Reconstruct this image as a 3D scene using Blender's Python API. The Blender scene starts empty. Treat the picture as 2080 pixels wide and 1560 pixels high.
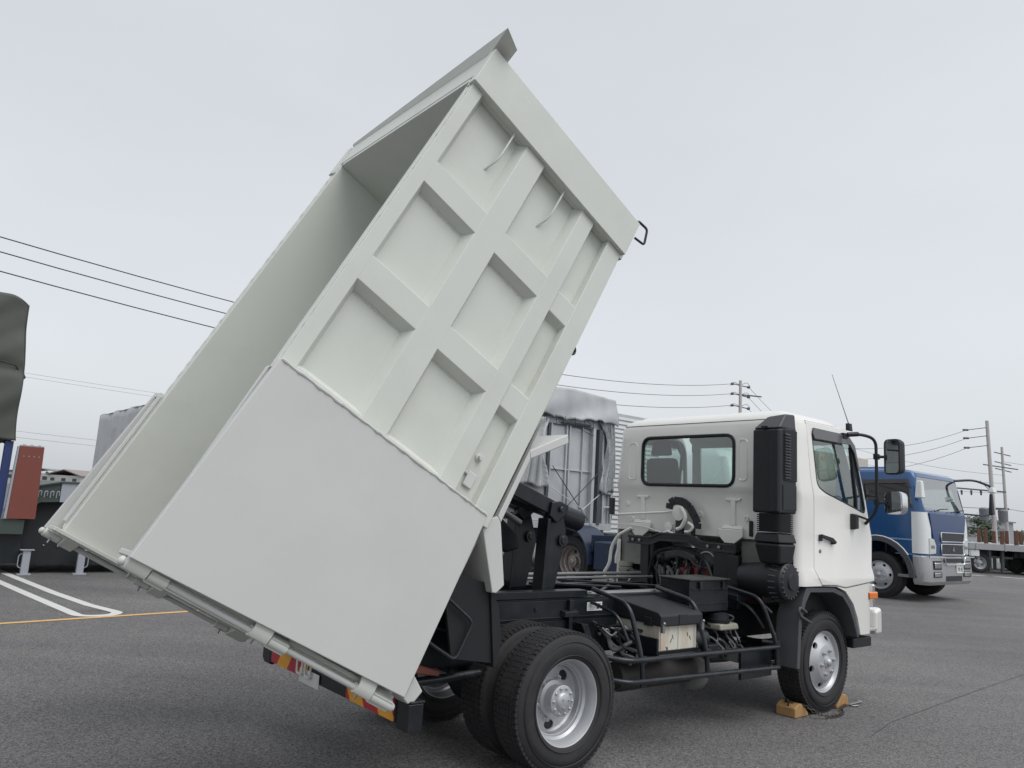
import bpy, bmesh, math, random
from math import sin, cos, pi, radians as rad
from mathutils import Vector, Matrix, Euler
random.seed(7)
C = bpy.context.scene.collection
SC = bpy.context.scene
S = 0.81                      # all sizes below are measured in units of 0.81 m
YAW = 0.6822                  # direction of the lot grid (the dump truck's long axis)
TX, TY = 0.5382, 5.7359
CY, SY = cos(YAW), sin(YAW)

# ------------------------------------------------------------------ camera
cam = bpy.data.cameras.new('camera'); co = bpy.data.objects.new('camera', cam); C.objects.link(co)
cam.sensor_width = 36; cam.lens = 1543.72 / 2080 * 36; cam.clip_start = .05; cam.clip_end = 3000
_p, _r = .16, .0591
_f = Vector((0, cos(_p), sin(_p))); _u = Vector((0, -sin(_p), cos(_p))); _x = Vector((1, 0, 0))
_R = cos(_r) * _x + sin(_r) * _u; _U = -sin(_r) * _x + cos(_r) * _u
M = Matrix((_R, _U, -_f)).transposed().to_4x4(); M.translation = Vector((0, 0, 1.8579 * S))
co.matrix_world = M; SC.camera = co

# ------------------------------------------------------------------ world: overcast daylight
SUN_EL, SUN_AZ = rad(60), rad(125)          # azimuth clockwise from +Y: behind the camera, to the right
w = bpy.data.worlds.new('World'); SC.world = w; w.use_nodes = True
nt = w.node_tree; nt.nodes.clear()
def wn(t): return nt.nodes.new(t)
out = wn('ShaderNodeOutputWorld'); add = wn('ShaderNodeAddShader')
sky = wn('ShaderNodeTexSky'); sky.sky_type = 'NISHITA'; sky.sun_disc = False
sky.sun_elevation = SUN_EL; sky.sun_rotation = SUN_AZ; sky.dust_density = 3.0
b1 = wn('ShaderNodeBackground'); b1.inputs[1].default_value = .05
b2 = wn('ShaderNodeBackground'); b2.inputs[1].default_value = .545
hs = wn('ShaderNodeHueSaturation'); hs.inputs['Saturation'].default_value = .2
nt.links.new(sky.outputs[0], hs.inputs['Color']); nt.links.new(hs.outputs[0], b1.inputs[0])
tc = wn('ShaderNodeTexCoord'); mp = wn('ShaderNodeMapping'); mp.inputs['Scale'].default_value = (1, 1, 2.2)
nz = wn('ShaderNodeTexNoise'); nz.inputs['Scale'].default_value = 1.6; nz.inputs['Detail'].default_value = 4; nz.inputs['Roughness'].default_value = .55
rp = wn('ShaderNodeValToRGB'); rp.color_ramp.elements[0].position = .3; rp.color_ramp.elements[1].position = .75
rp.color_ramp.elements[0].color = (.83, .88, .925, 1); rp.color_ramp.elements[1].color = (.94, .985, 1.05, 1)
nt.links.new(tc.outputs['Generated'], mp.inputs[0]); nt.links.new(mp.outputs[0], nz.inputs['Vector'])
nt.links.new(nz.outputs[0], rp.inputs[0]); nt.links.new(rp.outputs[0], b2.inputs[0])
nt.links.new(b1.outputs[0], add.inputs[0]); nt.links.new(b2.outputs[0], add.inputs[1]); nt.links.new(add.outputs[0], out.inputs[0])
sl = bpy.data.lights.new('sun', 'SUN'); so = bpy.data.objects.new('sun', sl); C.objects.link(so)
sl.energy = 1.5; sl.angle = rad(50); sl.color = (1, .99, .975)
_d = Vector((sin(SUN_AZ) * cos(SUN_EL), cos(SUN_AZ) * cos(SUN_EL), sin(SUN_EL)))
so.rotation_euler = _d.to_track_quat('Z', 'Y').to_euler(); so.location = _d * 40
vs = SC.view_settings; vs.view_transform = 'Standard'; vs.look = 'None'; vs.exposure = .12; vs.gamma = 1; vs.use_curve_mapping = False

# ------------------------------------------------------------------ helpers
def lot(x, y, z=0.):
    return Vector((S * (TX + x * CY - (y + 1.08) * SY), S * (TY + x * SY + (y + 1.08) * CY), S * z))
def tag(o, label=None, cat=None, group=None, kind=None):
    if label: o['label'] = label
    if cat: o['category'] = cat
    if group: o['group'] = group
    if kind: o['kind'] = kind
    return o
def thing(name, label, cat, pos=(0, 0, 0), rot=0., group=None, world=False):
    o = bpy.data.objects.new(name, None); C.objects.link(o); o.empty_display_size = .2
    if world: o.location = Vector(pos) * S; o.rotation_euler = (0, 0, rot)
    else: o.location = lot(*pos); o.rotation_euler = (0, 0, YAW + rot)
    return tag(o, label, cat, group)
def fillet(pts, r, n=5, closed=False):
    pts = [Vector(p) for p in pts]; res = []
    L = len(pts)
    for i, p in enumerate(pts):
        if not closed and i in (0, L - 1): res.append(p); continue
        a, b = pts[i - 1], pts[(i + 1) % L]
        d1 = (a - p); d2 = (b - p); k = min(r, d1.length * .48, d2.length * .48)
        p1 = p + d1.normalized() * k; p2 = p + d2.normalized() * k
        for j in range(n + 1):
            t = j / n; res.append((1 - t) ** 2 * p1 + 2 * t * (1 - t) * p + t * t * p2)
    return res
def rrect(a0, a1, b0, b1, r, n=5):
    return [(v.x, v.y) for v in fillet([(a0, b0, 0), (a1, b0, 0), (a1, b1, 0), (a0, b1, 0)], r, n, True)]
class MB:
    def __init__(s): s.v = []; s.f = []
    def add(s, vs, fs):
        n = len(s.v); s.v += [Vector(v) for v in vs]; s.f += [[i + n for i in f] for f in fs]; return s
    def hexa(s, p):
        return s.add(p, [(3, 2, 1, 0), (4, 5, 6, 7), (0, 1, 5, 4), (1, 2, 6, 5), (2, 3, 7, 6), (3, 0, 4, 7)])
    def box(s, x0, x1, y0, y1, z0, z1):
        return s.hexa([(x0, y0, z0), (x1, y0, z0), (x1, y1, z0), (x0, y1, z0), (x0, y0, z1), (x1, y0, z1), (x1, y1, z1), (x0, y1, z1)])
    def frus(s, x0, x1, y0, y1, z0, z1, i=0.02, ax='z'):
        # box whose top (or -y face) is inset by i
        if ax == 'z':
            return s.hexa([(x0, y0, z0), (x1, y0, z0), (x1, y1, z0), (x0, y1, z0), (x0 + i, y0 + i, z1), (x1 - i, y0 + i, z1), (x1 - i, y1 - i, z1), (x0 + i, y1 - i, z1)])
        return s.hexa([(x0, y1, z0), (x1, y1, z0), (x1, y1, z1), (x0, y1, z1), (x0 + i, y0, z0 + i), (x1 - i, y0, z0 + i), (x1 - i, y0, z1 - i), (x0 + i, y0, z1 - i)])
    def prism(s, poly, ax, a, b):
        n = len(poly)
        def P(q, h):
            return (h, q[0], q[1]) if ax == 'x' else (q[0], h, q[1]) if ax == 'y' else (q[0], q[1], h)
        vs = [P(q, a) for q in poly] + [P(q, b) for q in poly]
        return s.add(vs, [list(range(n))[::-1], list(range(n, 2 * n))] + [[i, (i + 1) % n, n + (i + 1) % n, n + i] for i in range(n)])
    def bar(s, a, b, w, h, up=(0, 0, 1)):
        a, b = Vector(a), Vector(b); d = (b - a).normalized(); up = Vector(up)
        x = d.cross(up).normalized() * w / 2; z = x.cross(d).normalized() * h / 2
        return s.hexa([a - x - z, a + x - z, b + x - z, b - x - z, a - x + z, a + x + z, b + x + z, b - x + z])
    def tube(s, pts, r, n=8, closed=False):
        pts = [Vector(p) for p in pts]; L = len(pts); vs = []; fs = []; nrm = None
        rs = r if isinstance(r, (list, tuple)) else [r] * L
        for i, p in enumerate(pts):
            if closed: t = (pts[(i + 1) % L] - pts[i - 1])
            else: t = pts[min(i + 1, L - 1)] - pts[max(i - 1, 0)]
            t = t.normalized()
            if nrm is None:
                nrm = t.orthogonal().normalized()
            nrm = (nrm - t * nrm.dot(t)).normalized(); bn = t.cross(nrm)
            for k in range(n):
                a = 2 * pi * k / n; vs.append(p + (nrm * cos(a) + bn * sin(a)) * rs[i])
        for i in range(L if closed else L - 1):
            for k in range(n):
                j = (i + 1) % L
                fs.append((i * n + k, i * n + (k + 1) % n, j * n + (k + 1) % n, j * n + k))
        if not closed: fs += [list(range(n))[::-1], list(range((L - 1) * n, L * n))]
        return s.add(vs, fs)
    def lathe(s, prof, c=(0, 0, 0), ax='z', n=32, cap=True, a0=0., a1=2 * pi):
        full = abs(a1 - a0 - 2 * pi) < 1e-6; m = n if full else n + 1
        c = Vector(c); vs = []; fs = []
        for (r, h) in prof:
            for k in range(m):
                a = a0 + (a1 - a0) * k / n; p, q = r * cos(a), r * sin(a)
                vs.append(c + Vector((p, q, h) if ax == 'z' else (p, h, q) if ax == 'y' else (h, p, q)))
        for i in range(len(prof) - 1):
            for k in range(n):
                j = (k + 1) % m
                fs.append((i * m + k, i * m + j, (i + 1) * m + j, (i + 1) * m + k))
        if cap and full:
            if prof[0][0] > 1e-5: fs.append(list(range(m))[::-1])
            if prof[-1][0] > 1e-5: fs.append(list(range((len(prof) - 1) * m, len(prof) * m)))
        return s.add(vs, fs)
    def cyl(s, a, b, r, n=16, r2=None):
        return s.tube([a, b], [r, r if r2 is None else r2], n)
    def ball(s, c, r, n=12, sc=(1, 1, 1)):
        pr = [(r * sin(pi * i / 8) + 1e-6, -r * cos(pi * i / 8)) for i in range(9)]
        m = MB().lathe(pr, (0, 0, 0), 'z', n, False)
        return s.add([Vector((v.x * sc[0], v.y * sc[1], v.z * sc[2])) + Vector(c) for v in m.v], m.f)
    def map(s, fn): s.v = [Vector(fn(v)) for v in s.v]; return s
    def xf(s, m): s.v = [m @ v for v in s.v]; return s
    def merge(s, o): return s.add(o.v, o.f)
    def mesh(s, name, mats, smooth=40, weld=True):
        bm = bmesh.new(); vv = [bm.verts.new(v * S) for v in s.v]; bm.verts.ensure_lookup_table()
        for f in s.f:
            try: bm.faces.new([vv[i] for i in f])
            except ValueError: pass
        if weld: bmesh.ops.remove_doubles(bm, verts=bm.verts, dist=1e-5)
        bmesh.ops.recalc_face_normals(bm, faces=bm.faces)
        if bm.calc_volume(signed=True) < 0 and all(e.is_manifold for e in bm.edges): bmesh.ops.reverse_faces(bm, faces=bm.faces)
        me = bpy.data.meshes.new(name); bm.to_mesh(me); bm.free()
        for m in (mats if isinstance(mats, (list, tuple)) else [mats]): me.materials.append(m)
        if smooth:
            for p in me.polygons: p.use_smooth = True
            me.set_sharp_from_angle(angle=rad(smooth))
        return me
    def build(s, name, mats, parent=None, smooth=40, bevel=0., seg=2, weld=True):
        o = bpy.data.objects.new(name, s.mesh(name, mats, smooth, weld)); C.objects.link(o); o.parent = parent
        if bevel:
            m = o.modifiers.new('bevel', 'BEVEL'); m.width = bevel * S; m.segments = seg; m.limit_method = 'ANGLE'; m.angle_limit = rad(40)
            m.harden_normals = True
        return o
def boolean(o, cutters, op='DIFFERENCE', smooth=35):
    tmp = []
    for cmb in cutters:
        c = bpy.data.objects.new('cut', cmb.mesh('cut', [], 0)); C.objects.link(c); tmp.append(c); c.parent = o.parent
        m = o.modifiers.new('b', 'BOOLEAN'); m.operation = op; m.object = c; m.solver = 'EXACT'
    bpy.context.view_layer.update(); dg = bpy.context.evaluated_depsgraph_get()
    me = bpy.data.meshes.new_from_object(o.evaluated_get(dg)); o.modifiers.clear()
    mats = list(o.data.materials); o.data = me
    if len(me.materials) == 0:
        for m in mats: me.materials.append(m)
    for p in me.polygons: p.use_smooth = True
    me.set_sharp_from_angle(angle=rad(smooth))
    for c in tmp: bpy.data.objects.remove(c)
    return o
def cut_levels(mb, zs):
    # split a mesh builder's faces at given z heights so it can be bent
    bm = bmesh.new(); vv = [bm.verts.new(v) for v in mb.v]
    for f in mb.f: bm.faces.new([vv[i] for i in f])
    for z in zs: bmesh.ops.bisect_plane(bm, geom=bm.verts[:] + bm.edges[:] + bm.faces[:], plane_co=(0, 0, z), plane_no=(0, 0, 1))
    bm.verts.index_update(); r = MB(); r.v = [v.co.copy() for v in bm.verts]; r.f = [[v.index for v in f.verts] for f in bm.faces]; bm.free(); return r
def copy_tree(o, parent=None):
    c = o.copy(); C.objects.link(c); c.parent = parent
    for ch in list(o.children): copy_tree(ch, c)
    return c

# ------------------------------------------------------------------ materials
def mat(name, col, rough=.5, metal=0., var=.06, vs_=3., bump=0., bs=80., coat=0., dirt=None, dirt_amt=.4, dscale=2.5, spec=.5, streak=0.):
    m = bpy.data.materials.new(name); m.use_nodes = True; n = m.node_tree.nodes; l = m.node_tree.links
    p = n['Principled BSDF']; p.inputs['Roughness'].default_value = rough; p.inputs['Metallic'].default_value = metal
    p.inputs['Specular IOR Level'].default_value = spec; p.inputs['Coat Weight'].default_value = coat; p.inputs['Coat Roughness'].default_value = .08
    t = n.new('ShaderNodeTexCoord'); a = n.new('ShaderNodeTexNoise'); a.inputs['Scale'].default_value = vs_; a.inputs['Detail'].default_value = 6
    l.new(t.outputs['Object'], a.inputs['Vector'])
    mx = n.new('ShaderNodeMix'); mx.data_type = 'RGBA'
    mx.inputs['A'].default_value = (*[c * (1 - var) for c in col], 1); mx.inputs['B'].default_value = (*[min(1, c * (1 + var)) for c in col], 1)
    l.new(a.outputs[0], mx.inputs['Factor']); last = mx.outputs['Result']
    if dirt:
        b = n.new('ShaderNodeTexNoise'); b.inputs['Scale'].default_value = dscale; b.inputs['Detail'].default_value = 8; b.inputs['Roughness'].default_value = .65
        if streak:
            mpp = n.new('ShaderNodeMapping'); mpp.inputs['Scale'].default_value = (1, 1, streak); l.new(t.outputs['Object'], mpp.inputs[0]); l.new(mpp.outputs[0], b.inputs['Vector'])
        else: l.new(t.outputs['Object'], b.inputs['Vector'])
        r = n.new('ShaderNodeValToRGB'); r.color_ramp.elements[0].position = .48; r.color_ramp.elements[1].position = .75
        r.color_ramp.elements[1].color = (dirt_amt,) * 3 + (1,)
        l.new(b.outputs[0], r.inputs[0]); m2 = n.new('ShaderNodeMix'); m2.data_type = 'RGBA'; m2.inputs['B'].default_value = (*dirt, 1)
        l.new(r.outputs[0], m2.inputs['Factor']); l.new(last, m2.inputs['A']); last = m2.outputs['Result']
        m3 = n.new('ShaderNodeMath'); m3.operation = 'MULTIPLY_ADD'; m3.inputs[1].default_value = .35; m3.inputs[2].default_value = rough
        l.new(r.outputs[0], m3.inputs[0]); l.new(m3.outputs[0], p.inputs['Roughness'])
    l.new(last, p.inputs['Base Color'])
    if bump:
        q = n.new('ShaderNodeTexNoise'); q.inputs['Scale'].default_value = bs; q.inputs['Detail'].default_value = 3; l.new(t.outputs['Object'], q.inputs['Vector'])
        bu = n.new('ShaderNodeBump'); bu.inputs['Strength'].default_value = bump; bu.inputs['Distance'].default_value = .01
        l.new(q.outputs[0], bu.inputs['Height']); l.new(bu.outputs[0], p.inputs['Normal'])
    return m
def glass(name, tint, refl=.95, clear=.9, base=.05):
    m = bpy.data.materials.new(name); m.use_nodes = True; n = m.node_tree.nodes; l = m.node_tree.links; n.clear()
    o = n.new('ShaderNodeOutputMaterial'); mx = n.new('ShaderNodeMixShader'); tr = n.new('ShaderNodeBsdfTransparent'); gl = n.new('ShaderNodeBsdfGlossy')
    lw = n.new('ShaderNodeLayerWeight'); lw.inputs['Blend'].default_value = .5; pw = n.new('ShaderNodeMath'); pw.operation = 'POWER'; pw.inputs[1].default_value = 4
    ma = n.new('ShaderNodeMath'); ma.operation = 'MULTIPLY_ADD'; ma.inputs[1].default_value = 1 - base; ma.inputs[2].default_value = base
    ge = n.new('ShaderNodeNewGeometry'); iv = n.new('ShaderNodeMath'); iv.operation = 'SUBTRACT'; iv.inputs[0].default_value = 1; ml = n.new('ShaderNodeMath'); ml.operation = 'MULTIPLY'
    l.new(lw.outputs['Facing'], pw.inputs[0]); l.new(pw.outputs[0], ma.inputs[0]); l.new(ge.outputs['Backfacing'], iv.inputs[1]); l.new(ma.outputs[0], ml.inputs[0]); l.new(iv.outputs[0], ml.inputs[1])
    q = clear ** .5
    tr.inputs[0].default_value = (*[(t ** .5) * q for t in tint], 1); gl.inputs['Color'].default_value = (refl,) * 3 + (1,); gl.inputs['Roughness'].default_value = .015
    l.new(ml.outputs[0], mx.inputs[0]); l.new(tr.outputs[0], mx.inputs[1]); l.new(gl.outputs[0], mx.inputs[2]); l.new(mx.outputs[0], o.inputs[0]); return m
BED = mat('bed_paint', (.615, .632, .585), .34, var=.04, vs_=1.2, bump=.10, bs=5, dirt=(.42, .43, .39), dirt_amt=.3, dscale=1.3)
GATE = mat('gate_paint', (.585, .588, .57), .36, var=.06, vs_=1.1, bump=.12, bs=3.5, dirt=(.51, .51, .495), dirt_amt=.55, dscale=.9)
CAB = mat('cab_white', (.78, .77, .735), .24, var=.02, coat=.4, dirt=(.6, .58, .52), dirt_amt=.15, dscale=2)
CABG = mat('cab_underside_grey', (.24, .24, .225), .7, var=.15, dirt=(.1, .1, .1), dirt_amt=.5, dscale=6)
BLK = mat('chassis_black', (.008, .011, .015), .33, var=.3, vs_=8, dirt=(.04, .041, .042), dirt_amt=.4, dscale=5, spec=.5)
BLK2 = mat('black_tube', (.016, .019, .024), .26, var=.2, vs_=8, dirt=(.07, .07, .068), dirt_amt=.35, dscale=9)
PLA = mat('black_plastic', (.012, .015, .019), .5, var=.15, bump=.1, bs=250, dirt=(.03, .031, .032), dirt_amt=.4, dscale=3)
FLR = mat('grey_fender_plastic', (.065, .07, .078), .5, var=.15, bump=.1, bs=200, dirt=(.09, .085, .08), dirt_amt=.5, dscale=5)
RUB = mat('tyre_rubber', (.022, .022, .024), .72, var=.2, vs_=10, bump=.15, bs=120, dirt=(.06, .056, .053), dirt_amt=.55, dscale=7)
RUBF = mat('rubber_flap', (.008, .010, .013), .65, var=.2, dirt=(.03, .03, .03), dirt_amt=.4, dscale=5)
RIM = mat('rim_silver', (.50, .51, .53), .40, metal=.45, var=.08, vs_=10, dirt=(.25, .24, .23), dirt_amt=.3, dscale=9)
RIMW = mat('rim_weathered', (.36, .33, .31), .5, metal=.6, var=.2, vs_=14, dirt=(.16, .10, .07), dirt_amt=.6, dscale=10)
CHR = mat('chrome', (.75, .76, .78), .12, metal=1, var=.03)
STL = mat('bare_steel', (.32, .32, .33), .4, metal=.8, var=.15, vs_=12)
MIR = mat('mirror_glass', (.72, .75, .76), .03, metal=1, var=.01)
GLS = glass('window_glass', (.80, .94, .90), base=.14, clear=.82)
GLW = glass('screen_glass', (.74, .93, .88), base=.35)
GLD = glass('tinted_glass', (.30, .33, .34))
ORA = mat('orange_lens', (.80, .20, .02), .2, var=.1, coat=.5)
REDL = mat('red_lens', (.45, .03, .02), .25, var=.1, coat=.5)
RED = mat('engine_red', (.20, .035, .04), .5, var=.2, vs_=12, dirt=(.08, .05, .05), dirt_amt=.6, dscale=12)
ENG = mat('engine_grey', (.17, .17, .165), .55, metal=.3, var=.25, vs_=12, dirt=(.05, .045, .04), dirt_amt=.6, dscale=10)
HGR = mat('grey_hose', (.11, .115, .12), .42, var=.2, vs_=12, dirt=(.04, .04, .04), dirt_amt=.5, dscale=12)
CRM = mat('battery_cream', (.62, .60, .52), .5, var=.06, dirt=(.38, .17, .05), dirt_amt=.75, dscale=5, streak=.35)
TRE = mat('marker_red', (.40, .022, .035), .4, var=.15, vs_=12, dirt=(.2, .05, .05), dirt_amt=.3)
TYE = mat('marker_yellow', (.72, .33, .025), .4, var=.12, vs_=12, dirt=(.45, .25, .05), dirt_amt=.3)
TRIM = mat('seat_fabric', (.025, .027, .031), .8, var=.2, vs_=10)
INT = mat('interior_trim', (.33, .33, .31), .7, var=.08)
STK = mat('paper_sticker', (.75, .76, .75), .5, var=.03)
INK = mat('print_ink', (.05, .06, .08), .6, var=.05)
# ------------------------------------------------------------------ wheels
def arc_block(mb, R0, R1, a0, a1, y0, y1, sk=0.):
    P = lambda R, a, y: (R * cos(a), y, R * sin(a))
    mb.hexa([P(R0, a0, y0), P(R0, a1, y0), P(R0, a1 + sk, y1), P(R0, a0 + sk, y1), P(R1, a0, y0), P(R1, a1, y0), P(R1, a1 + sk, y1), P(R1, a0 + sk, y1)])
def tyre_mb(R=.495, ri=.29, w=.28, lugs=76):
    h = w / 2; mb = MB(); Rb = R - .012
    pr = [(ri, -h + .035), (ri + .012, -h + .018), (ri + .05, -h + .004), (ri + .09, -h), (ri + .12, -h + .001), (ri + .124, -h + .005), (R - .06, -h + .008), (R - .035, -h + .018), (Rb - .004, -h + .03), (Rb, -h + .045), (Rb, -.0)]
    pr = pr + [(r, -y) for r, y in pr[::-1][1:]]
    mb.lathe(pr, (0, 0, 0), 'y', 72, False)
    st = 2 * pi / lugs
    for k in range(lugs):
        a = k * st
        for sg in (-1, 1):
            arc_block(mb, Rb - .010, R - .003, a, a + st * .78, sg * (h - .022), sg * (h - .058), st * .10)
            arc_block(mb, Rb - .004, R, a + st * .3, a + st * 1.22, sg * (h - .063), sg * (h - .088), -st * .08)
            arc_block(mb, Rb - .004, R, a, a + st * .9, sg * (h - .093), sg * (h - .117), st * .08)
        arc_block(mb, Rb - .004, R, a, a + st * .9, -.019, .019, st * .1)
    # moulded ring beads on the outer sidewall
    for r_ in (ri + .035, R - .075):
        mb.lathe([(r_, -h + .003), (r_ + .004, -h - .003), (r_ + .008, -h + .003)], (0, 0, 0), 'y', 72, False)
    return mb
TYRE = tyre_mb().mesh('tyre', RUB, 50)
def hole_cut(r, ang, ta, ra, d0, d1, n=18):
    pts = []
    for k in range(n):
        q = 2 * pi * k / n; rr = r + ra * cos(q); tt = ta * sin(q)
        pts.append((rr * cos(ang) - tt * sin(ang), rr * sin(ang) + tt * cos(ang)))
    return MB().prism(pts, 'y', d0, d1)
# rear: deep dish (outer face towards -y at y=0, d grows inwards)
pr = [(.303, .006), (.300, -.004), (.292, .0), (.284, .02), (.272, .05), (.270, .085), (.252, .10), (.247, .118), (.240, .12), (.236, .165), (.222, .178), (.10, .178), (.06, .178), (.06, .192), (.225, .192), (.248, .178), (.255, .13), (.262, .11), (.282, .1), (.285, .06), (.297, .03)]
_o = MB().lathe(pr + [pr[0]], (0, 0, 0), 'y', 56, False).build('wheel', RIM)
boolean(_o, [hole_cut(.187, rad(55 - 72 * k), .047, .034, .1, .25) for k in range(5)], smooth=30)
REAR_RIM = _o.data; bpy.data.objects.remove(_o)
# front: raised centre
pr = [(.303, .006), (.300, -.004), (.292, .0), (.284, .018), (.272, .03), (.262, .027), (.25, .018), (.2, -.01), (.178, -.03), (.165, -.036), (.03, -.036), (.03, -.02), (.16, -.02), (.19, .01), (.245, .035), (.262, .05), (.28, .048), (.297, .03)]
_o = MB().lathe(pr + [pr[0]], (0, 0, 0), 'y', 56, False).build('wheel', RIM)
boolean(_o, [hole_cut(.228, rad(20 + 60 * k), .036, .024, -.1, .12) for k in range(6)], smooth=30)
FRONT_RIM = _o.data; bpy.data.objects.remove(_o)
DARKD = MB().lathe([(.02, .19), (.285, .19), (.285, .2), (.02, .2)], (0, 0, 0), 'y', 24).mesh('brake_drum', BLK)
hub = MB().lathe([(.13, .178), (.128, .15), (.10, .14), (.095, .085), (.108, .08), (.110, .055), (.1, .05), (.07, .048), (.062, .03), (.05, .022), (.0, .02)], (0, 0, 0), 'y', 32)
for k in range(10):
    a = 2 * pi * k / 10; hub.lathe([(.011, .056), (.011, .042), (.006, .038), (.006, .03), (0, .029)], (.09 * cos(a), 0, .09 * sin(a)), 'y', 6)
for a, q in ((.4, .035), (2.5, .03), (4.4, .04)): hub.lathe([(.007, .03), (.007, .012), (0, .01)], (q * cos(a), 0, q * sin(a)), 'y', 6)
HUB = hub.mesh('hub', RIM)
NUT = MB().lathe([(.02, .178), (.02, .170), (.015, .166), (.015, .148), (.008, .145), (.008, .135), (0, .134)], (0, 0, 0), 'y', 6).mesh('wheel_nut', RIM)
FHUB = MB().lathe([(.06, -.03), (.058, -.045), (.04, -.05), (.036, -.066), (.02, -.078), (0, -.08)], (0, 0, 0), 'y', 20).mesh('hub', RIM)
FNUT = MB().lathe([(.026, -.034), (.025, -.043), (.018, -.045), (.016, -.056), (.01, -.060), (.009, -.068), (0, -.069)], (0, 0, 0), 'y', 6).mesh('wheel_nut', RIM)
def sub(name, me, parent, loc=(0, 0, 0), rot=(0, 0, 0)):
    o = bpy.data.objects.new(name, me); C.objects.link(o); o.parent = parent; o.location = Vector(loc) * S; o.rotation_euler = rot; return o
def wheel(parent, pos, out=-1, kind='rear', spin=0., sc=1.0, rimmat=None):
    """pos = centre of outer rim lip plane; out=-1 faces local -y"""
    rz = 0 if out < 0 else pi
    wo = sub('wheel', REAR_RIM if kind == 'rear' else FRONT_RIM, parent, pos, (0, spin, rz)); wo.scale = (sc,) * 3
    sub('tyre', TYRE, wo, (0, .115, 0)); sub('brake_drum', DARKD, wo)
    sub('hub', HUB if kind == 'rear' else FHUB, wo)
    for k in range(6):
        a = rad(15 + 60 * k); q = .152 if kind == 'rear' else .118
        sub('wheel_nut', NUT if kind == 'rear' else FNUT, wo, (q * cos(a), 0, q * sin(a)))
    return wo

# ------------------------------------------------------------------ the dump truck
T = thing('dump_truck', 'white dump truck with its pale grey bed tipped up and side door swung open', 'truck')
wheel(T, (0, -1.07, .495), -1, 'rear', .06)
wheel(T, (0, -.45, .495), 1, 'rear', 1.0)         # inner wheel of the right pair, dish facing inwards
wheel(T, (0, 1.07, .495), 1, 'rear', .6); wheel(T, (0, .45, .495), -1, 'rear', .2)
FW = 3.62
wheel(T, (FW, -1.05, .495), -1, 'front', .1); wheel(T, (FW, 1.09, .495), 1, 'front', .4)

# bed: local u (x) along the floor, y, v (z) up from the floor
bed = MB()
bed.box(-.13, 3.72, -.984, .984, -.05, .0)                          # floor
bed.box(-.13, 3.72, -1.021, -.985, -.02, 1.79); bed.box(-.13, 3.72, .985, 1.021, -.02, 1.79)   # side sheets
bed.box(3.721, 3.97, -1.06, 1.06, -.05, 1.80); bed.box(3.68, 3.7205, -.984, .984, -.0, 1.795)                      # front bulkhead
B = bed.build('dump_body', BED, T, 30, .006)
B.location = Vector((-1.3483, 0, .7667)) * S; B.rotation_euler = (0, -1.077, 0)
def rail_mb(x0, x1, y0, y1, z0, z1, i=.05):
    a = i; b = i if z1 < 1.7 else .001
    return MB().hexa([(x0, y1, z0 - a), (x1, y1, z0 - a), (x1, y1, z1 + b), (x0, y1, z1 + b), (x0, y0, z0), (x1, y0, z0), (x1, y0, z1), (x0, y0, z1)])
def rib_mb(x0, x1, y0, y1, z0, z1, i=.05):
    return MB().hexa([(x0 - i, y1, z0 - .02), (x1 + i, y1, z0 - .02), (x1 + i, y1, z1 + .02), (x0 - i, y1, z1 + .02), (x0, y0, z0), (x1, y0, z0), (x1, y0, z1), (x0, y0, z1)])
def bp(mb, name, m=BED, bev=.008): return mb.build(name, m, B, 35, bev)
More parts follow.
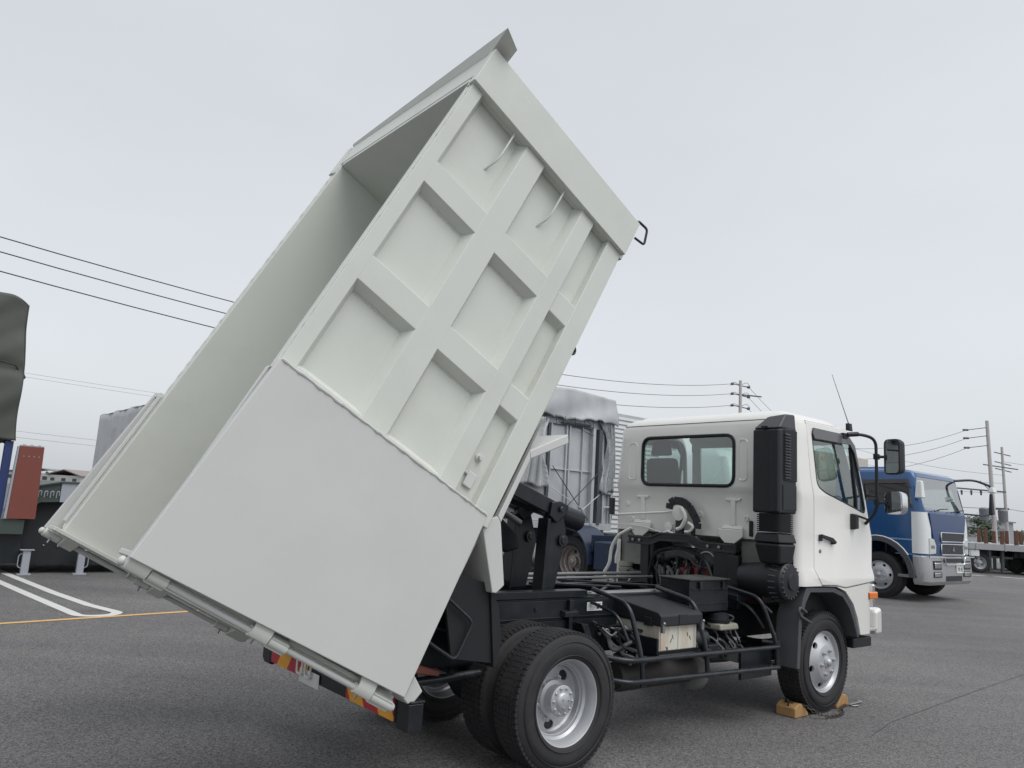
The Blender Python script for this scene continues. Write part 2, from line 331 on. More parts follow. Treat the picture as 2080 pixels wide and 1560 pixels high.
for sg in (-1, 1):
    def sy(mb):
        if sg > 0: mb.map(lambda v: (v.x, -v.y, v.z))
        return mb
    yo, yi = -1.10, -1.014
    for (v0, v1) in ((1.69, 1.79), (.99, 1.19), (.37, .515)):
        bp(sy(rail_mb(-.12, 3.6, yo, yi, v0, v1)), 'rail', bev=.004)
    bp(sy(MB().box(1.06, 3.6, yo + .004, yi, -.0, .17)), 'sill'); bp(sy(MB().box(-.1, 1.058, yo + .004, yi, .07, .17)), 'sill')
    for (a, b) in ((1.83, 2.02), (2.70, 2.89), (.96, 1.15), (.1, .29)):
        bp(sy(rib_mb(a, b, yo + .0005, yi, 1.188, 1.692)), 'rib', bev=.0035)
        bp(sy(rib_mb(a, b, yo + .0005, yi, .513, .992)), 'rib', bev=.0035)
        for (c0, c1) in ((1.24, 1.64), (.565, .94)):
            wm = MB(); wm.tube([(a - .052 + random.uniform(-.003, .003), -1.021, c0 + (c1 - c0) * i / 30) for i in range(31)], [.006 + random.uniform(-.003, .003) for i in range(31)], 5); bp(sy(wm), 'weld_bead', BED, 0)
        if a > 1: bp(sy(rib_mb(a, b, yo + .012, yi, .165, .376, .04)), 'rib')
    bp(sy(MB().box(3.6, 3.955, yo - .035, -1.061, -.01, 1.81)), 'front_post', bev=.006)
    bp(sy(MB().box(3.6, 3.721, -1.061, -1.022, -.05, 1.80)), 'front_filler', bev=.004)
    # thin capping strip with rough weld on the top edge
    wl = MB(); n = 90
    wl.tube([(-.1 + 3.68 * i / n, -1.075, 1.793 + .002 * sin(i * 2.3) + random.uniform(-.002, .002)) for i in range(n + 1)], .006, 6)
    bp(sy(wl), 'weld_bead', bev=0)
    bp(sy(MB().box(-.06, 1.05, -1.098, -1.06, 1.80, 1.825)), 'top_lip', GATE, .006)
    # rear post
    bp(sy(MB().box(-.15, -.121, -1.145, -.93, .11, 1.86)), 'rear_post', bev=.006)
    # the door, folded right round against the side
    g = MB().prism([(-.105, .10), (1.092, .14), (1.082, 1.83), (-.155, 1.875)], 'y', -1.235, -1.19)
    G = bp(sy(g), 'swing_door', GATE, .006)
    we = MB()
    pts = []
    for i in range(70):
        t = i / 69; pts.append((1.088 - .010 * t + random.uniform(-.0025, .0025), -1.235, .15 + 1.67 * t))
    we.tube(pts, [.008 + random.uniform(-.003, .003) for _ in pts], 6); bp(sy(we), 'weld_bead', GATE, 0)
    bp(sy(MB().prism([(1.05, .15), (1.089, .15), (1.079, 1.82), (1.04, 1.82)], 'y', -1.19, -1.102)), 'door_edge', GATE, .003)
    # hinge line
    U0, YH = -.180, -1.17
    rod = MB().cyl((U0, YH, .12), (U0, YH, 1.88), .018, 14); rod.ball((U0, YH, 1.88), .024, 12, (1, 1, .8)); rod.ball((U0, YH, .12), .028, 12)
    bp(sy(rod), 'hinge_pin', GATE, 0)
    for i, (a, b) in enumerate(((1.745, 1.865), (1.635, 1.738), (1.02, 1.135), (.895, 1.012), (.29, .405), (.13, .282))):
        k = MB(); yr = -1.10 if i % 2 == 0 else -1.165
        k.lathe([(.030, a), (.030, b)], (U0, YH, 0), 'z', 20)
        if i % 2 == 0: k.prism([(U0 - .030, YH - .026), (U0 + .03, YH - .03), (-.10, -1.188), (-.10, -1.21), (U0 + .02, -1.215), (U0 - .02, YH - .035)], 'z', a + .001, b - .001)
        else: k.prism([(U0 - .039, YH), (U0 + .02, YH - .034), (-.12, -1.146), (-.12, -1.02), (U0 + .025, -1.02), (U0 - .03, YH + .03)], 'z', a + .001, b - .001)
        bp(sy(k), 'hinge_knuckle', BED, .003)
        if i % 2 == 0: bp(sy(MB().cyl((U0 - .02, YH + .02, (a + b) / 2), (U0 - .055, YH + .03, (a + b) / 2), .007, 8)), 'grease_nipple', STL, 0)
    # ladder-back strip behind the hinge line on the rear face
    bp(sy(MB().box(-.158, -.150, -1.13, -.95, .12, 1.82)), 'rear_flange', BED, .004)
# tie hooks under the front post
for v in (1.325, .735):
    h = MB().tube(fillet([(3.60, -1.085, v), (3.31, -1.085, v), (3.2, -1.012, v + .03)], .08), .0085, 8)
    bp(h, 'rope_hook', GATE, 0)
# canopy plate over the front bulkhead, widest at the near end
bp(MB().hexa([(3.972, -1.06, 1.66), (4.02, -1.22, 1.70), (3.99, 1.06, 1.72), (3.972, 1.06, 1.66), (3.966, -1.06, 1.802), (4.035, -1.27, 1.862), (3.99, 1.06, 1.818), (3.968, 1.06, 1.802)]), 'canopy_plate', BED, .003)
# lamp box and bolt on the lower band
k = MB().box(1.225, 1.335, -1.045, -1.022, .225, .305); bp(k, 'junction_box', GATE, .01)
bp(MB().tube(fillet([(1.31, -1.03, .30), (1.31, -1.035, .345), (1.25, -1.03, .36), (1.13, -1.02, .35)], .04), .012, 8), 'cable', GATE, 0)
bp(MB().lathe([(.03, -1.0), (.03, -1.03), (.018, -1.035), (.018, -1.06), (0, -1.062)], (1.45, 0, .275), 'y', 8), 'bolt', GATE, 0)
# under-floor beams
for y in (-.42, .42): bp(MB().box(-.1, 3.9, y - .06, y + .06, -.22, -.051), 'floor_beam', GATE, .006)
for i in range(9): bp(MB().box(.1 + i * .42, .2 + i * .42, -.7, .7, -.14, -.052), 'cross_beam', GATE, .004)
# front number handle hooks in black on the far top edge
bp(MB().tube(fillet([(3.96, -1.0, -.05), (4.10, -1.0, -.07), (4.12, -1.0, -.20), (3.97, -1.0, -.24), (3.94, -1.0, -.12)], .03), .011, 8), 'cab_hook', BLK2, 0)
bp(MB().tube(fillet([(2.62, -1.0, -.05), (2.64, -1.0, -.08), (2.68, -1.0, -.07), (2.69, -1.0, -.04)], .02), .011, 6), 'cab_hook', BLK2, 0)
bp(MB().tube(fillet([(1.42 + .3, -1.0, -.06), (1.44 + .3, -1.0, -.09), (1.49 + .3, -1.0, -.08), (1.5 + .3, -1.0, -.05)], .02), .011, 6), 'cab_hook', BLK2, 0)
# mudguards hung below the bed
for sg in (-1, 1):
    prof = [(2.03, -.305), (1.70, .0), (1.19, .03), (1.085, .03), (.82, -.335), (.75, -.30), (.735, -.29), (1.055, .05), (1.72, .05), (2.04, -.25)]
    seg = [[(1.985, -.345), (2.04, -.305), (1.725, -.052), (1.68, -.092)], [(1.68, -.092), (1.725, -.052), (1.19, -.052), (1.165, -.1)], [(1.165, -.1), (1.19, -.052), (1.085, .045), (.735, -.285), (.75, -.318), (.825, -.352)]]
    for q in seg:
        m = MB().prism(q, 'y', -1.07, -.52)
        if sg > 0: m.map(lambda v: (v.x, -v.y, v.z))
        bp(m, 'mudguard', GATE, .008)
    m = MB().prism([(1.66, -.052), (1.18, -.052), (1.12, -.02), (1.0, -.051), (2.0, -.051)], 'y', -1.06, -1.03)
    if sg > 0: m.map(lambda v: (v.x, -v.y, v.z))
    bp(m, 'mudguard_stay', GATE, .004)

def part(mb, name, m=BLK, bev=.006, par=None, sm=40, lab=None):
    o = mb.build(name, m, par or T, sm, bev)
    if lab: o['label'] = lab
    return o
# rubber flap under the rear mudguard
part(MB().prism([(-1.12, 1.43), (-.72, 1.33), (-.63, 1.18), (-.585, .95), (-.62, .80), (-1.0, .86)], 'y', -1.0, -.975), 'mud_flap', RUBF, .002)
part(MB().prism([(-.73, 1.35), (-.69, 1.3), (-.62, .82), (-.66, .78)], 'y', -1.02, -.5), 'mud_flap', RUBF, .002)
# chassis
fr = MB()
for y in (-.5, .5):
    s_ = 1 if y > 0 else -1
    fr.box(-1.55, 4.35, y - .012, y + .012, .70, .965)
    fr.box(-1.55, 4.35, min(y, y + -s_ * .11), max(y, y - s_ * .11), .965, .985); fr.box(-1.55, 4.35, min(y, y - s_ * .11), max(y, y - s_ * .11), .685, .70)
FRAME = part(fr, 'chassis_frame', BLK, .003)
sf = MB()
for y in (-.5, .5):
    s_ = 1 if y > 0 else -1
    sf.box(-1.5, 2.55, y - .01, y + .01, .99, 1.125); sf.box(-1.5, 2.55, min(y - s_ * .1, y), max(y, y - s_ * .1), 1.125, 1.14); sf.box(-1.5, 2.55, min(y - s_ * .1, y + s_ * .02), max(y + s_ * .02, y - s_ * .1), .986, .995)
    sf.box(-.35, .72, min(y - s_ * .1, y + s_ * .015), max(y - s_ * .1, y + s_ * .015), 1.145, 1.2)
part(sf, 'subframe', BLK, .003)
for x, w_ in ((-1.5, .12), (-.6, .12), (.35, .16), (1.25, .1), (2.05, .1), (2.5, .08)): part(MB().box(x, x + w_, -.489, .489, .80, 1.08), 'cross_member', BLK, .006)
for a, b in (((.9, -.45, 1.15), (2.1, .45, 1.15)), ((.9, .45, 1.15), (1.6, -.1, 1.16)), ((1.3, .48, 1.17), (2.5, -.48, 1.17))): part(MB().bar(a, b, .035, .02), 'brace', BLK2, .003)
part(MB().tube([(.75, .53, 1.22), (2.6, .53, 1.22)], .018), 'pipe', STL, 0); part(MB().tube([(.2, .36, 1.2), (2.6, .36, 1.2)], .014), 'pipe', STL, 0)
part(MB().tube([(.75, -.47, 1.165), (2.4, -.47, 1.165)], .022), 'pipe', STL, 0)
# rivet holes and bolts on the right frame web
for x in (.15, .85, .95, 1.15, 1.25):
    for z in (.86, 1.06): part(MB().lathe([(.017, -.513), (.017, -.522), (0, -.523)], (x, 0, z), 'y', 8), 'frame_bolt', BLK2, 0)
part(MB().frus(.42, .60, -.56, -.51, .98, 1.05, .015, 'y').box(.49, .53, -.55, -.513, .84, 1.13), 'frame_clamp', BLK, .005)
part(MB().prism([(.72, .66), (.80, .64), (.64, .94), (.56, .95)], 'y', -.62, -.53), 'spring_bracket', BLK2, .006)
# hoist
for y, q, w_ in ((-.30, .0, .0), (.24, .10, .06)):
    part(MB().prism([(.36 + q, 1.14), (.50 + q + w_, 1.14), (.60 + q + w_, 1.56), (.62 + q, 1.68), (.56 + q, 1.86), (.43 + q, 1.87), (.39 + q, 1.78)], 'y', y - .03, y + .03), 'hoist_plate', BLK, .010)
    part(MB().prism([(.335 + q, 1.14), (.37 + q, 1.14), (.405 + q, 1.78), (.37 + q, 1.78)], 'y', y - .065, y + .065), 'hoist_flange', BLK, .006)
    part(MB().lathe([(.052, y - .06), (.05, y - .04), (.03, y - .07), (0, y - .07)], (.565 + q, 0, 1.60), 'y', 16), 'hoist_pin', BLK2, 0)
    part(MB().prism([(.38 + q, 1.80), (.46 + q, 1.74), (.58 + q, 1.82), (.60 + q, 1.90), (.50 + q, 1.93), (.40 + q, 1.92)], 'y', y - .075, y - .035), 'pivot_block', BLK, .012)
    part(MB().lathe([(.026, y - .095), (.02, y - .1), (0, y - .1)], (.50 + q, 0, 1.86), 'y', 10), 'pivot_bolt', BLK2, 0)
part(MB().bar((-.25, -.3, 2.10), (.47, -.3, 1.86), .09, .13), 'lift_arm', BLK, .012); part(MB().bar((-.25, .24, 2.11), (.6, .24, 1.87), .09, .13), 'lift_arm', BLK, .012)
part(MB().prism([(-.30, 1.97), (-.25, 1.70), (.25, 1.46), (.40, 1.50), (.38, 1.62), (.1, 1.82)], 'y', .02, .08), 'hoist_link', BLK, .02)
part(MB().cyl((.86, -.06, 1.80), (-.42, -.06, 2.10), .07, 20), 'hydraulic_cylinder', BLK, .0); part(MB().cyl((.72, -.06, 1.832), (1.02, -.06, 1.762), .098, 24), 'cylinder_head', BLK, .008)
part(MB().cyl((-.40, -.06, 2.095), (-.72, -.06, 2.17), .045, 16), 'piston_rod', CHR, 0)
part(MB().tube([(-.2, .1, 2.0), (.45, .1, 1.72)], .03, 10), 'hydraulic_pipe', STL, 0)
part(MB().tube(fillet([(-.2, .3, 1.15), (-.1, .3, 1.5), (.2, .3, 1.85)], .1), .03, 8), 'hydraulic_hose', RUBF, 0)
part(MB().tube(fillet([(.2, .2, 1.15), (.15, .22, 1.35), (-.15, .2, 1.6), (-.3, .2, 1.9)], .1), .025, 8), 'hydraulic_hose', RUBF, 0)
for y in (-.42, .42): part(MB().box(-1.42, -1.24, y - .05, y + .05, .62, .99).lathe([(.1, y - .07), (.1, y + .07)], (-1.33, 0, .77), 'y', 18), 'bed_hinge', BLK, .006)
# axles, springs, tanks underneath
part(MB().cyl((0, -.9, .495), (0, .9, .495), .085, 18).ball((0, .05, .495), .24, 18, (1, .9, 1)), 'rear_axle', BLK, 0)
part(MB().cyl((FW, -.85, .47), (FW, .85, .47), .07, 14), 'front_axle', BLK, 0)
part(MB().cyl((.1, .03, .5), (2.2, .03, .68), .06, 14), 'drive_shaft', BLK, 0)
for y in (-.42, .42):
    for x0 in (0., FW):
        sp = MB()
        for k in range(5): sp.tube([(x0 + d, y, .60 - k * .028 + .10 * (d / .6) ** 2 * (1 - k * .1)) for d in [(.62 - k * .1) * (i / 5 - 1) for i in range(11)]], .018, 6)
        part(sp, 'leaf_spring', BLK, 0)
part(MB().lathe([(0, .30), (.12, .31), (.14, .35), (.14, .8), (.12, .84), (0, .85)], (-.85, 0, .62), 'y', 24), 'air_tank', BLK, 0)
part(MB().lathe([(0, 1.02), (.11, 1.03), (.125, 1.07), (.125, 2.0), (.11, 2.05), (0, 2.06)], (0, -.56, .48), 'x', 24), 'silencer', mat('silencer_steel', (.05, .048, .046), .55, .3, .3, 9, dirt=(.09, .07, .06), dirt_amt=.5, dscale=7), 0)
part(MB().tube(fillet([(2.0, -.56, .48), (2.25, -.56, .46), (2.5, -.3, .55), (2.9, -.1, .62)], .2), .06, 12), 'exhaust_pipe', ENG, 0)
part(MB().lathe([(.14, -.03), (.16, -.02), (.17, .03), (.15, .05)], (0, 0, 0), 'x', 24).xf(Matrix.Translation((2.07, -.58, .44)) @ Euler((0, .2, .25)).to_matrix().to_4x4()), 'silencer_end', ENG, 0)
# tubular guard along the right side
tube_r = .021
for z0, z1 in ((.735, .705), (.575, .52)):
    part(MB().tube(fillet([(.46, -.90, z0 + .02), (.62, -1.09, z0), (2.74, -1.09, z1), (2.82, -1.02, z1 + .01), (2.74, -.9, z1 + .02)], .09, 6), tube_r, 10), 'guard_rail', BLK2, 0)
for x, dx in ((.74, .0), (1.58, .0), (2.6, .06)):
    part(MB().tube(fillet([(x + .06, -.50, 1.205), (x, -.97, 1.14), (x + .06 + dx, -1.065, .74), (x + .08 + dx, -1.065, .52)], .11, 6), tube_r, 10), 'guard_post', BLK2, 0)
    part(MB().tube(fillet([(x + .03, -.52, 1.10), (x - .03, -.88, 1.05), (x + .0 + dx, -.97, .86)], .11, 6), .015, 8), 'guard_brace', BLK2, 0)
    for z in (.725, .555): part(MB().box(x + .05 + dx, x + .11 + dx, -1.078, -1.06, z - .035, z + .03), 'guard_bracket', BLK2, .004)
part(MB().prism([(2.28, .42), (2.78, .42), (2.78, .66), (2.28, .68)], 'y', -.98, -.95), 'side_skirt', BLK, .004)
# rear guard hoop and step wires near the bed hinge
part(MB().tube(fillet([(-1.25, -1.03, 1.33), (-1.08, -1.03, 1.25), (-.865, -1.03, 1.09), (-.99, -1.03, .855), (-1.17, -1.03, .96), (-1.3, -1.03, 1.05)], .05), .011, 8), 'step_hoop', BLK2, 0)
part(MB().tube(fillet([(-1.2, -.7, 1.08), (-.9, -.7, 1.0), (-.4, -.6, .88)], .1), .014, 6), 'brake_pipe', BLK2, 0)
part(MB().cyl((-1.1, -.7, .66), (-.5, -.66, .66), .03), 'cross_tube', BLK2, 0)
part(MB().hexa([(-1.2, -.84, .755), (-.97, -.84, .715), (-.97, -.78, .715), (-1.2, -.78, .755), (-1.2, -.83, .82), (-.96, -.83, .75), (-.96, -.79, .75), (-1.2, -.79, .82)]), 'side_marker', mat('red_paint_worn', (.16, .035, .02), .45, var=.2, dirt=(.1, .04, .03), dirt_amt=.5), .01)
# toolbox
tb = MB().frus(1.80, 2.40, -.75, -.40, 1.0, 1.285, .004)
TBX = part(tb, 'tool_box', BLK, .008)
part(MB().box(1.79, 2.41, -.765, -.39, 1.285, 1.30), 'lid', mat('dusty_black', (.05, .05, .048), .45, var=.3, dirt=(.11, .105, .10), dirt_amt=.7, dscale=6), .005, TBX)
for z_ in (1.205, 1.075): part(MB().box(1.83, 2.38, -.762, -.752, z_, z_ + .009), 'ridge', BLK2, .002, TBX)
for x in (1.93, 2.28): part(MB().box(x, x + .035, -.775, -.752, 1.2, 1.275), 'latch', BLK2, .004, TBX)
# batteries
BAT = part(MB().box(1.10, 1.60, -.985, -.47, .74, .965), 'battery', CRM, .01)
for x_ in (1.345, 1.115, 1.565): part(MB().box(x_, x_ + .024, -.992, -.984, .75, .955), 'ridge', CRM, .003, BAT)
for (x, z, a) in ((1.27, .88, .3), (1.26, .85, -.5), (1.19, .79, .5), (1.21, .785, -.2), (1.47, .89, .1), (1.5, .86, .4)):
    part(MB().bar((x, -.987, z), (x + .03 * sin(a) + .004, -.987, z - .032), .004, .005, (0, 1, 0)), 'scratch', INK, 0, BAT)
cv = MB().prism([(-1.03, .955), (-1.03, 1.045), (-.99, 1.07), (-.47, 1.14), (-.44, 1.12), (-.44, .985)], 'x', 1.07, 1.63)
CVR = part(cv, 'battery_cover', PLA, .014)
part(MB().box(1.3, 1.42, -1.036, -1.028, .965, 1.05), 'rib', PLA, .004, CVR)
for x_ in (1.06, 1.61): part(MB().box(x_, x_ + .03, -.93, -.85, .95, 1.02), 'rib', PLA, .004, CVR)
for x in (1.075, 1.6): part(MB().box(x, x + .03, -1.045, -1.02, .91, .985).ball((x + .015, -1.045, .985), .014), 'clip', STL, .004, CVR)
part(MB().box(1.08, 1.63, -1.01, -.45, .70, .735), 'battery_tray', BLK, .006); part(MB().box(1.06, 1.085, -1.0, -.45, .735, .86), 'battery_strap', BLK, .004)
part(MB().box(1.08, 1.62, -1.0, -.44, .735, .76), 'battery_tray', BLK, .004)
ST = part(MB().box(.72, .90, -.521, -.516, 1.03, 1.10), 'notice_label', STK, 0)
for k in range(5): part(MB().box(.735, .885 - .02 * (k % 2), -.5225, -.5212, 1.042 + .011 * k, 1.045 + .011 * k), 'print_line', INK, 0, ST)
# hydraulic reservoir, valves and the clutter behind the cab
part(MB().lathe([(.11, .0), (.115, .03), (.10, .035), (.10, .075), (.085, .08), (.0, .09)], (2.28, -.72, .90), 'z', 20), 'reservoir_cap', PLA, 0)
part(MB().frus(2.16, 2.46, -.84, -.60, .835, .895, .01), 'oil_reservoir', mat('yellowed_plastic', (.30, .29, .24), .45, var=.1, dirt=(.12, .1, .07), dirt_amt=.6, dscale=8), .02)
part(MB().cyl((2.16, -.66, .62), (2.44, -.70, .62), .1, 18), 'air_tank', BLK, .01)
part(MB().cyl((1.75, -.75, .78), (1.98, -.78, .78), .085, 18), 'oil_filter', BLK, .01)
part(MB().box(1.72, 2.6, -.62, -.54, .6, .95), 'valve_plate', BLK, .01); part(MB().box(1.9, 2.05, -.9, -.62, .62, .74), 'valve_block', BLK, .01); part(MB().box(2.3, 2.5, -.93, -.75, .56, .66), 'valve_block', ENG, .01)
rnd = random.Random(3)
def hose(a, b, n, amp, r, name, m):
    a, b = Vector(a), Vector(b); pts = [a.lerp(b, i / n) + (Vector((rnd.uniform(-1, 1), rnd.uniform(-1, 1), rnd.uniform(-1, 1))) * amp if 0 < i < n else Vector()) for i in range(n + 1)]
    part(MB().tube(fillet(pts, .2, 4), r, 6), name, m, 0)
for i in range(11): hose((.75 + .04 * i, -.56, .95 - .02 * i), (1.05 + rnd.uniform(-.1, .15), -.8, .62 + rnd.uniform(0, .2)), 5, .09, .011 + .004 * (i % 3), 'brake_hose', HGR if i % 2 else BLK2)
for i in range(14): hose((1.7 + .07 * i, -.6, .95 - .02 * (i % 4)), (1.8 + .06 * i, -.85 + .02 * (i % 3), .58 + rnd.uniform(0, .12)), 5, .07, .010 + .004 * (i % 3), 'brake_hose', BLK2 if i % 3 else HGR)
for i in range(7): part(MB().lathe([(.014, -.53), (.014, -.548), (0, -.55)], (.62 + .12 * i, 0, .78 + .03 * (i % 3)), 'y', 6), 'frame_bolt', STL, 0)
# rear marker board and bumper
bm_ = MB().box(-1.42, -1.36, -1.04, 1.04, .53, .70)
BUM = part(bm_, 'rear_bumper', BLK, .008)
part(MB().box(-1.359, -1.28, -1.04, -1.0, .53, .69), 'bumper_bracket', BLK, .006); part(MB().box(-1.36, -.9, 1.0, 1.04, .53, .70), 'bumper_bracket', BLK, .006)
def stripes(y0, y1, flip):
    z0, z1, dz = .535, .695, .16; xs = -1.4225; step = .19; y = y0 - .4; k = 0
    while y < y1 + .3:
        pl = [(y, z0), (y + step, z0), (y + step + flip * dz * .7, z1), (y + flip * dz * .7, z1)]
        pl = clip(pl, y0, y1)
        if len(pl) > 2: part(MB().prism(pl, 'x', xs - .004 , xs + .002), 'warning_stripe', TRE if k % 2 else TYE, 0, BUM, lab='red stripe' if k % 2 else 'yellow stripe')
        y += step; k += 1
def clip(pl, lo, hi):
    for ins, c in ((lambda p: p[0] >= lo - 1e-9, lo), (lambda p: p[0] <= hi + 1e-9, hi)):
        r = []
        for i in range(len(pl)):
            a, b = pl[i - 1], pl[i]
            if ins(a) != ins(b): t = (c - a[0]) / (b[0] - a[0]); r.append((c, a[1] + t * (b[1] - a[1])))
            if ins(b): r.append(b)
        pl = r
        if not pl: break
    return pl
stripes(-1.03, -.42, 1); stripes(.18, .84, -1)
part(MB().box(-1.425, -1.36, .86, 1.03, .50, .71), 'tail_lamp', BLK, .03)
part(MB().box(-1.435, -1.425, -.02, .3, .50, .60), 'plate_bracket', GATE, .006)
for y in (.13, .27): part(MB().tube(fillet([(-1.45, y - .045, .66), (-1.45, y - .045, .56), (-1.45, y + .045, .56), (-1.45, y + .045, .66)], .02, 4), .008, 6), 'wire_loop', GATE, 0)
bp(MB().prism([(.035, .05), (-.02, -.055), (-.10, -.03), (-.125, .005), (-.11, .05)], 'y', -1.16, -1.02), 'lower_bracket', GATE, .01)
part(MB().box(-1.415, -1.31, -1.18, -1.045, .50, .66), 'bumper_end', BLK, .006); part(MB().box(-1.40, -1.3, -1.18, -1.05, .661, .675), 'bumper_flange', BLK2, .004)
# ------------------------------------------------------------------ cabs
def interp(tab, z):
    for (a, b), (c, d) in zip(tab, tab[1:]):
        if z <= c: return b if z <= a else b + (d - b) * (z - a) / (c - a)
    return tab[-1][1]
def loft(levels, yc, n=7, off=0.):
    """levels: (z, xrear, xfront, halfwidth, rrear, rfront)"""
    mb = MB(); vs = []; L = None
    for (z, xr, xf, hw, rr, rf) in levels:
        xr, xf, hw = xr + off, xf - off, hw - off; ring = []
        for (cx, cy, r, a0) in ((xf - rf, yc + hw - rf, rf, 0), (xr + rr, yc + hw - rr, rr, 90), (xr + rr, yc - hw + rr, rr, 180), (xf - rf, yc - hw + rf, rf, 270)):
            for k in range(n): a = rad(a0 + 90 * k / (n - 1)); ring.append((cx + r * cos(a), cy + r * sin(a), z))
        L = len(ring); vs += ring
    fs = [list(range(L))[::-1], list(range((len(levels) - 1) * L, len(levels) * L))]
    for i in range(len(levels) - 1):
        for k in range(L): fs.append((i * L + k, i * L + (k + 1) % L, (i + 1) * L + (k + 1) % L, (i + 1) * L + k))
    return mb.add(vs, fs)
YC, HW = .055, 1.215
def offy(z): return -.03 if z < 1.34 else -.03 * (1.44 - z) / .1 if z < 1.44 else .1 * max(0, z - 2.15)
fx = [(.75, 4.53), (1.27, 4.54), (1.75, 4.52), (1.95, 4.46), (2.39, 4.34), (2.72, 4.26), (2.88, 4.16), (2.95, 4.04), (2.99, 3.94), (3.015, 3.8), (3.02, 3.75)]
rx = [(.75, 2.95), (2.10, 2.952), (2.2, 2.92), (2.86, 2.92), (2.91, 2.94), (2.955, 2.97), (2.99, 3.03), (3.015, 3.09), (3.02, 3.12)]
ex = [(2.86, 0), (2.91, .015), (2.95, .04), (2.985, .10), (3.01, .2), (3.02, .33)]
lv = []
for z in (.75, .95, 1.2, 1.34, 1.44, 1.75, 1.95, 2.1, 2.15, 2.2, 2.39, 2.55, 2.72, 2.86, 2.91, 2.95, 2.985, 3.01, 3.02):
    lv.append((z, interp(rx, z), interp(fx, z), HW - offy(z) - interp(ex, z), .10, .26))
cab = loft(lv, YC).build('cab', CAB, T)
inner = [(z if z < 2.9 else z - .03, a, b, c, d, e) for (z, a, b, c, d, e) in lv]; inner[0] = (.6,) + inner[0][1:]
inner = loft(inner, YC, off=.035)
arch = [(2.5, .5), (2.5, 1.262), (3.34, 1.26), (3.63, 1.25), (3.81, 1.2), (3.97, 1.07), (4.06, .92), (4.12, .74), (4.12, .5)]
door_poly = [(3.23, 2.91), (3.215, 2.31), (3.245, 2.1), (3.24, 1.42), (3.275, 1.335), (3.34, 1.268), (3.63, 1.26), (3.81, 1.235), (4.44, 1.29), (4.46, 1.75), (4.40, 1.93), (4.34, 2.12), (4.275, 2.42), (4.215, 2.7), (4.17, 2.80), (4.10, 2.885), (4.02, 2.91)]
win_poly = [(v.x, v.y) for v in fillet([(3.315, 2.83, 0), (3.325, 2.25, 0), (3.48, 2.185, 0), (3.96, 2.085, 0), (4.315, 2.005, 0), (4.25, 2.39, 0), (4.185, 2.72, 0), (4.08, 2.835, 0)], .07, 5, True)]
def grow(poly, d):
    n = len(poly); r = []
    ar = sum(poly[i - 1][0] * poly[i][1] - poly[i][0] * poly[i - 1][1] for i in range(n)); sg = 1 if ar > 0 else -1
    for i in range(n):
        a, b, c = Vector(poly[i - 1]), Vector(poly[i]), Vector(poly[(i + 1) % n])
        n1 = Vector(((b - a).y, -(b - a).x)).normalized(); n2 = Vector(((c - b).y, -(c - b).x)).normalized()
        m = (n1 + n2); m = m.normalized() / max(.4, m.normalized().dot(n1)); r.append(tuple(b + m * d * sg))
    return r
boolean(cab, [inner,
    MB().prism(grow(door_poly, .007), 'y', -2, -.7), MB().prism(grow(door_poly, .007), 'y', .8, 2.2),
    MB().prism(rrect(-.44, .82, 2.21, 2.755, .11), 'x', 2.5, 3.15),
    MB().prism([(-.93, 2.12), (-1.0, 2.05), (1.11, 2.05), (1.04, 2.12), (.96, 2.76), (-.85, 2.76)], 'x', 3.95, 5),
    MB().prism(arch, 'y', -3, 3),
    MB().box(2.5, 3.6, -1.10, 1.21, .4, 1.675)], smooth=28)
part(loft([(1.655, 3.0, 4.45, 1.12, .1, .2), (1.69, 3.0, 4.45, 1.12, .1, .2)], YC), 'cab_floor', CABG, 0)
def sidewarp(mb, sg):
    mb = cut_levels(mb, [1.34, 1.44, 2.15])
    return mb.map(lambda v: (v.x, v.y + offy(v.z), v.z) if sg < 0 else (v.x, 2 * YC - v.y - offy(v.z), v.z))
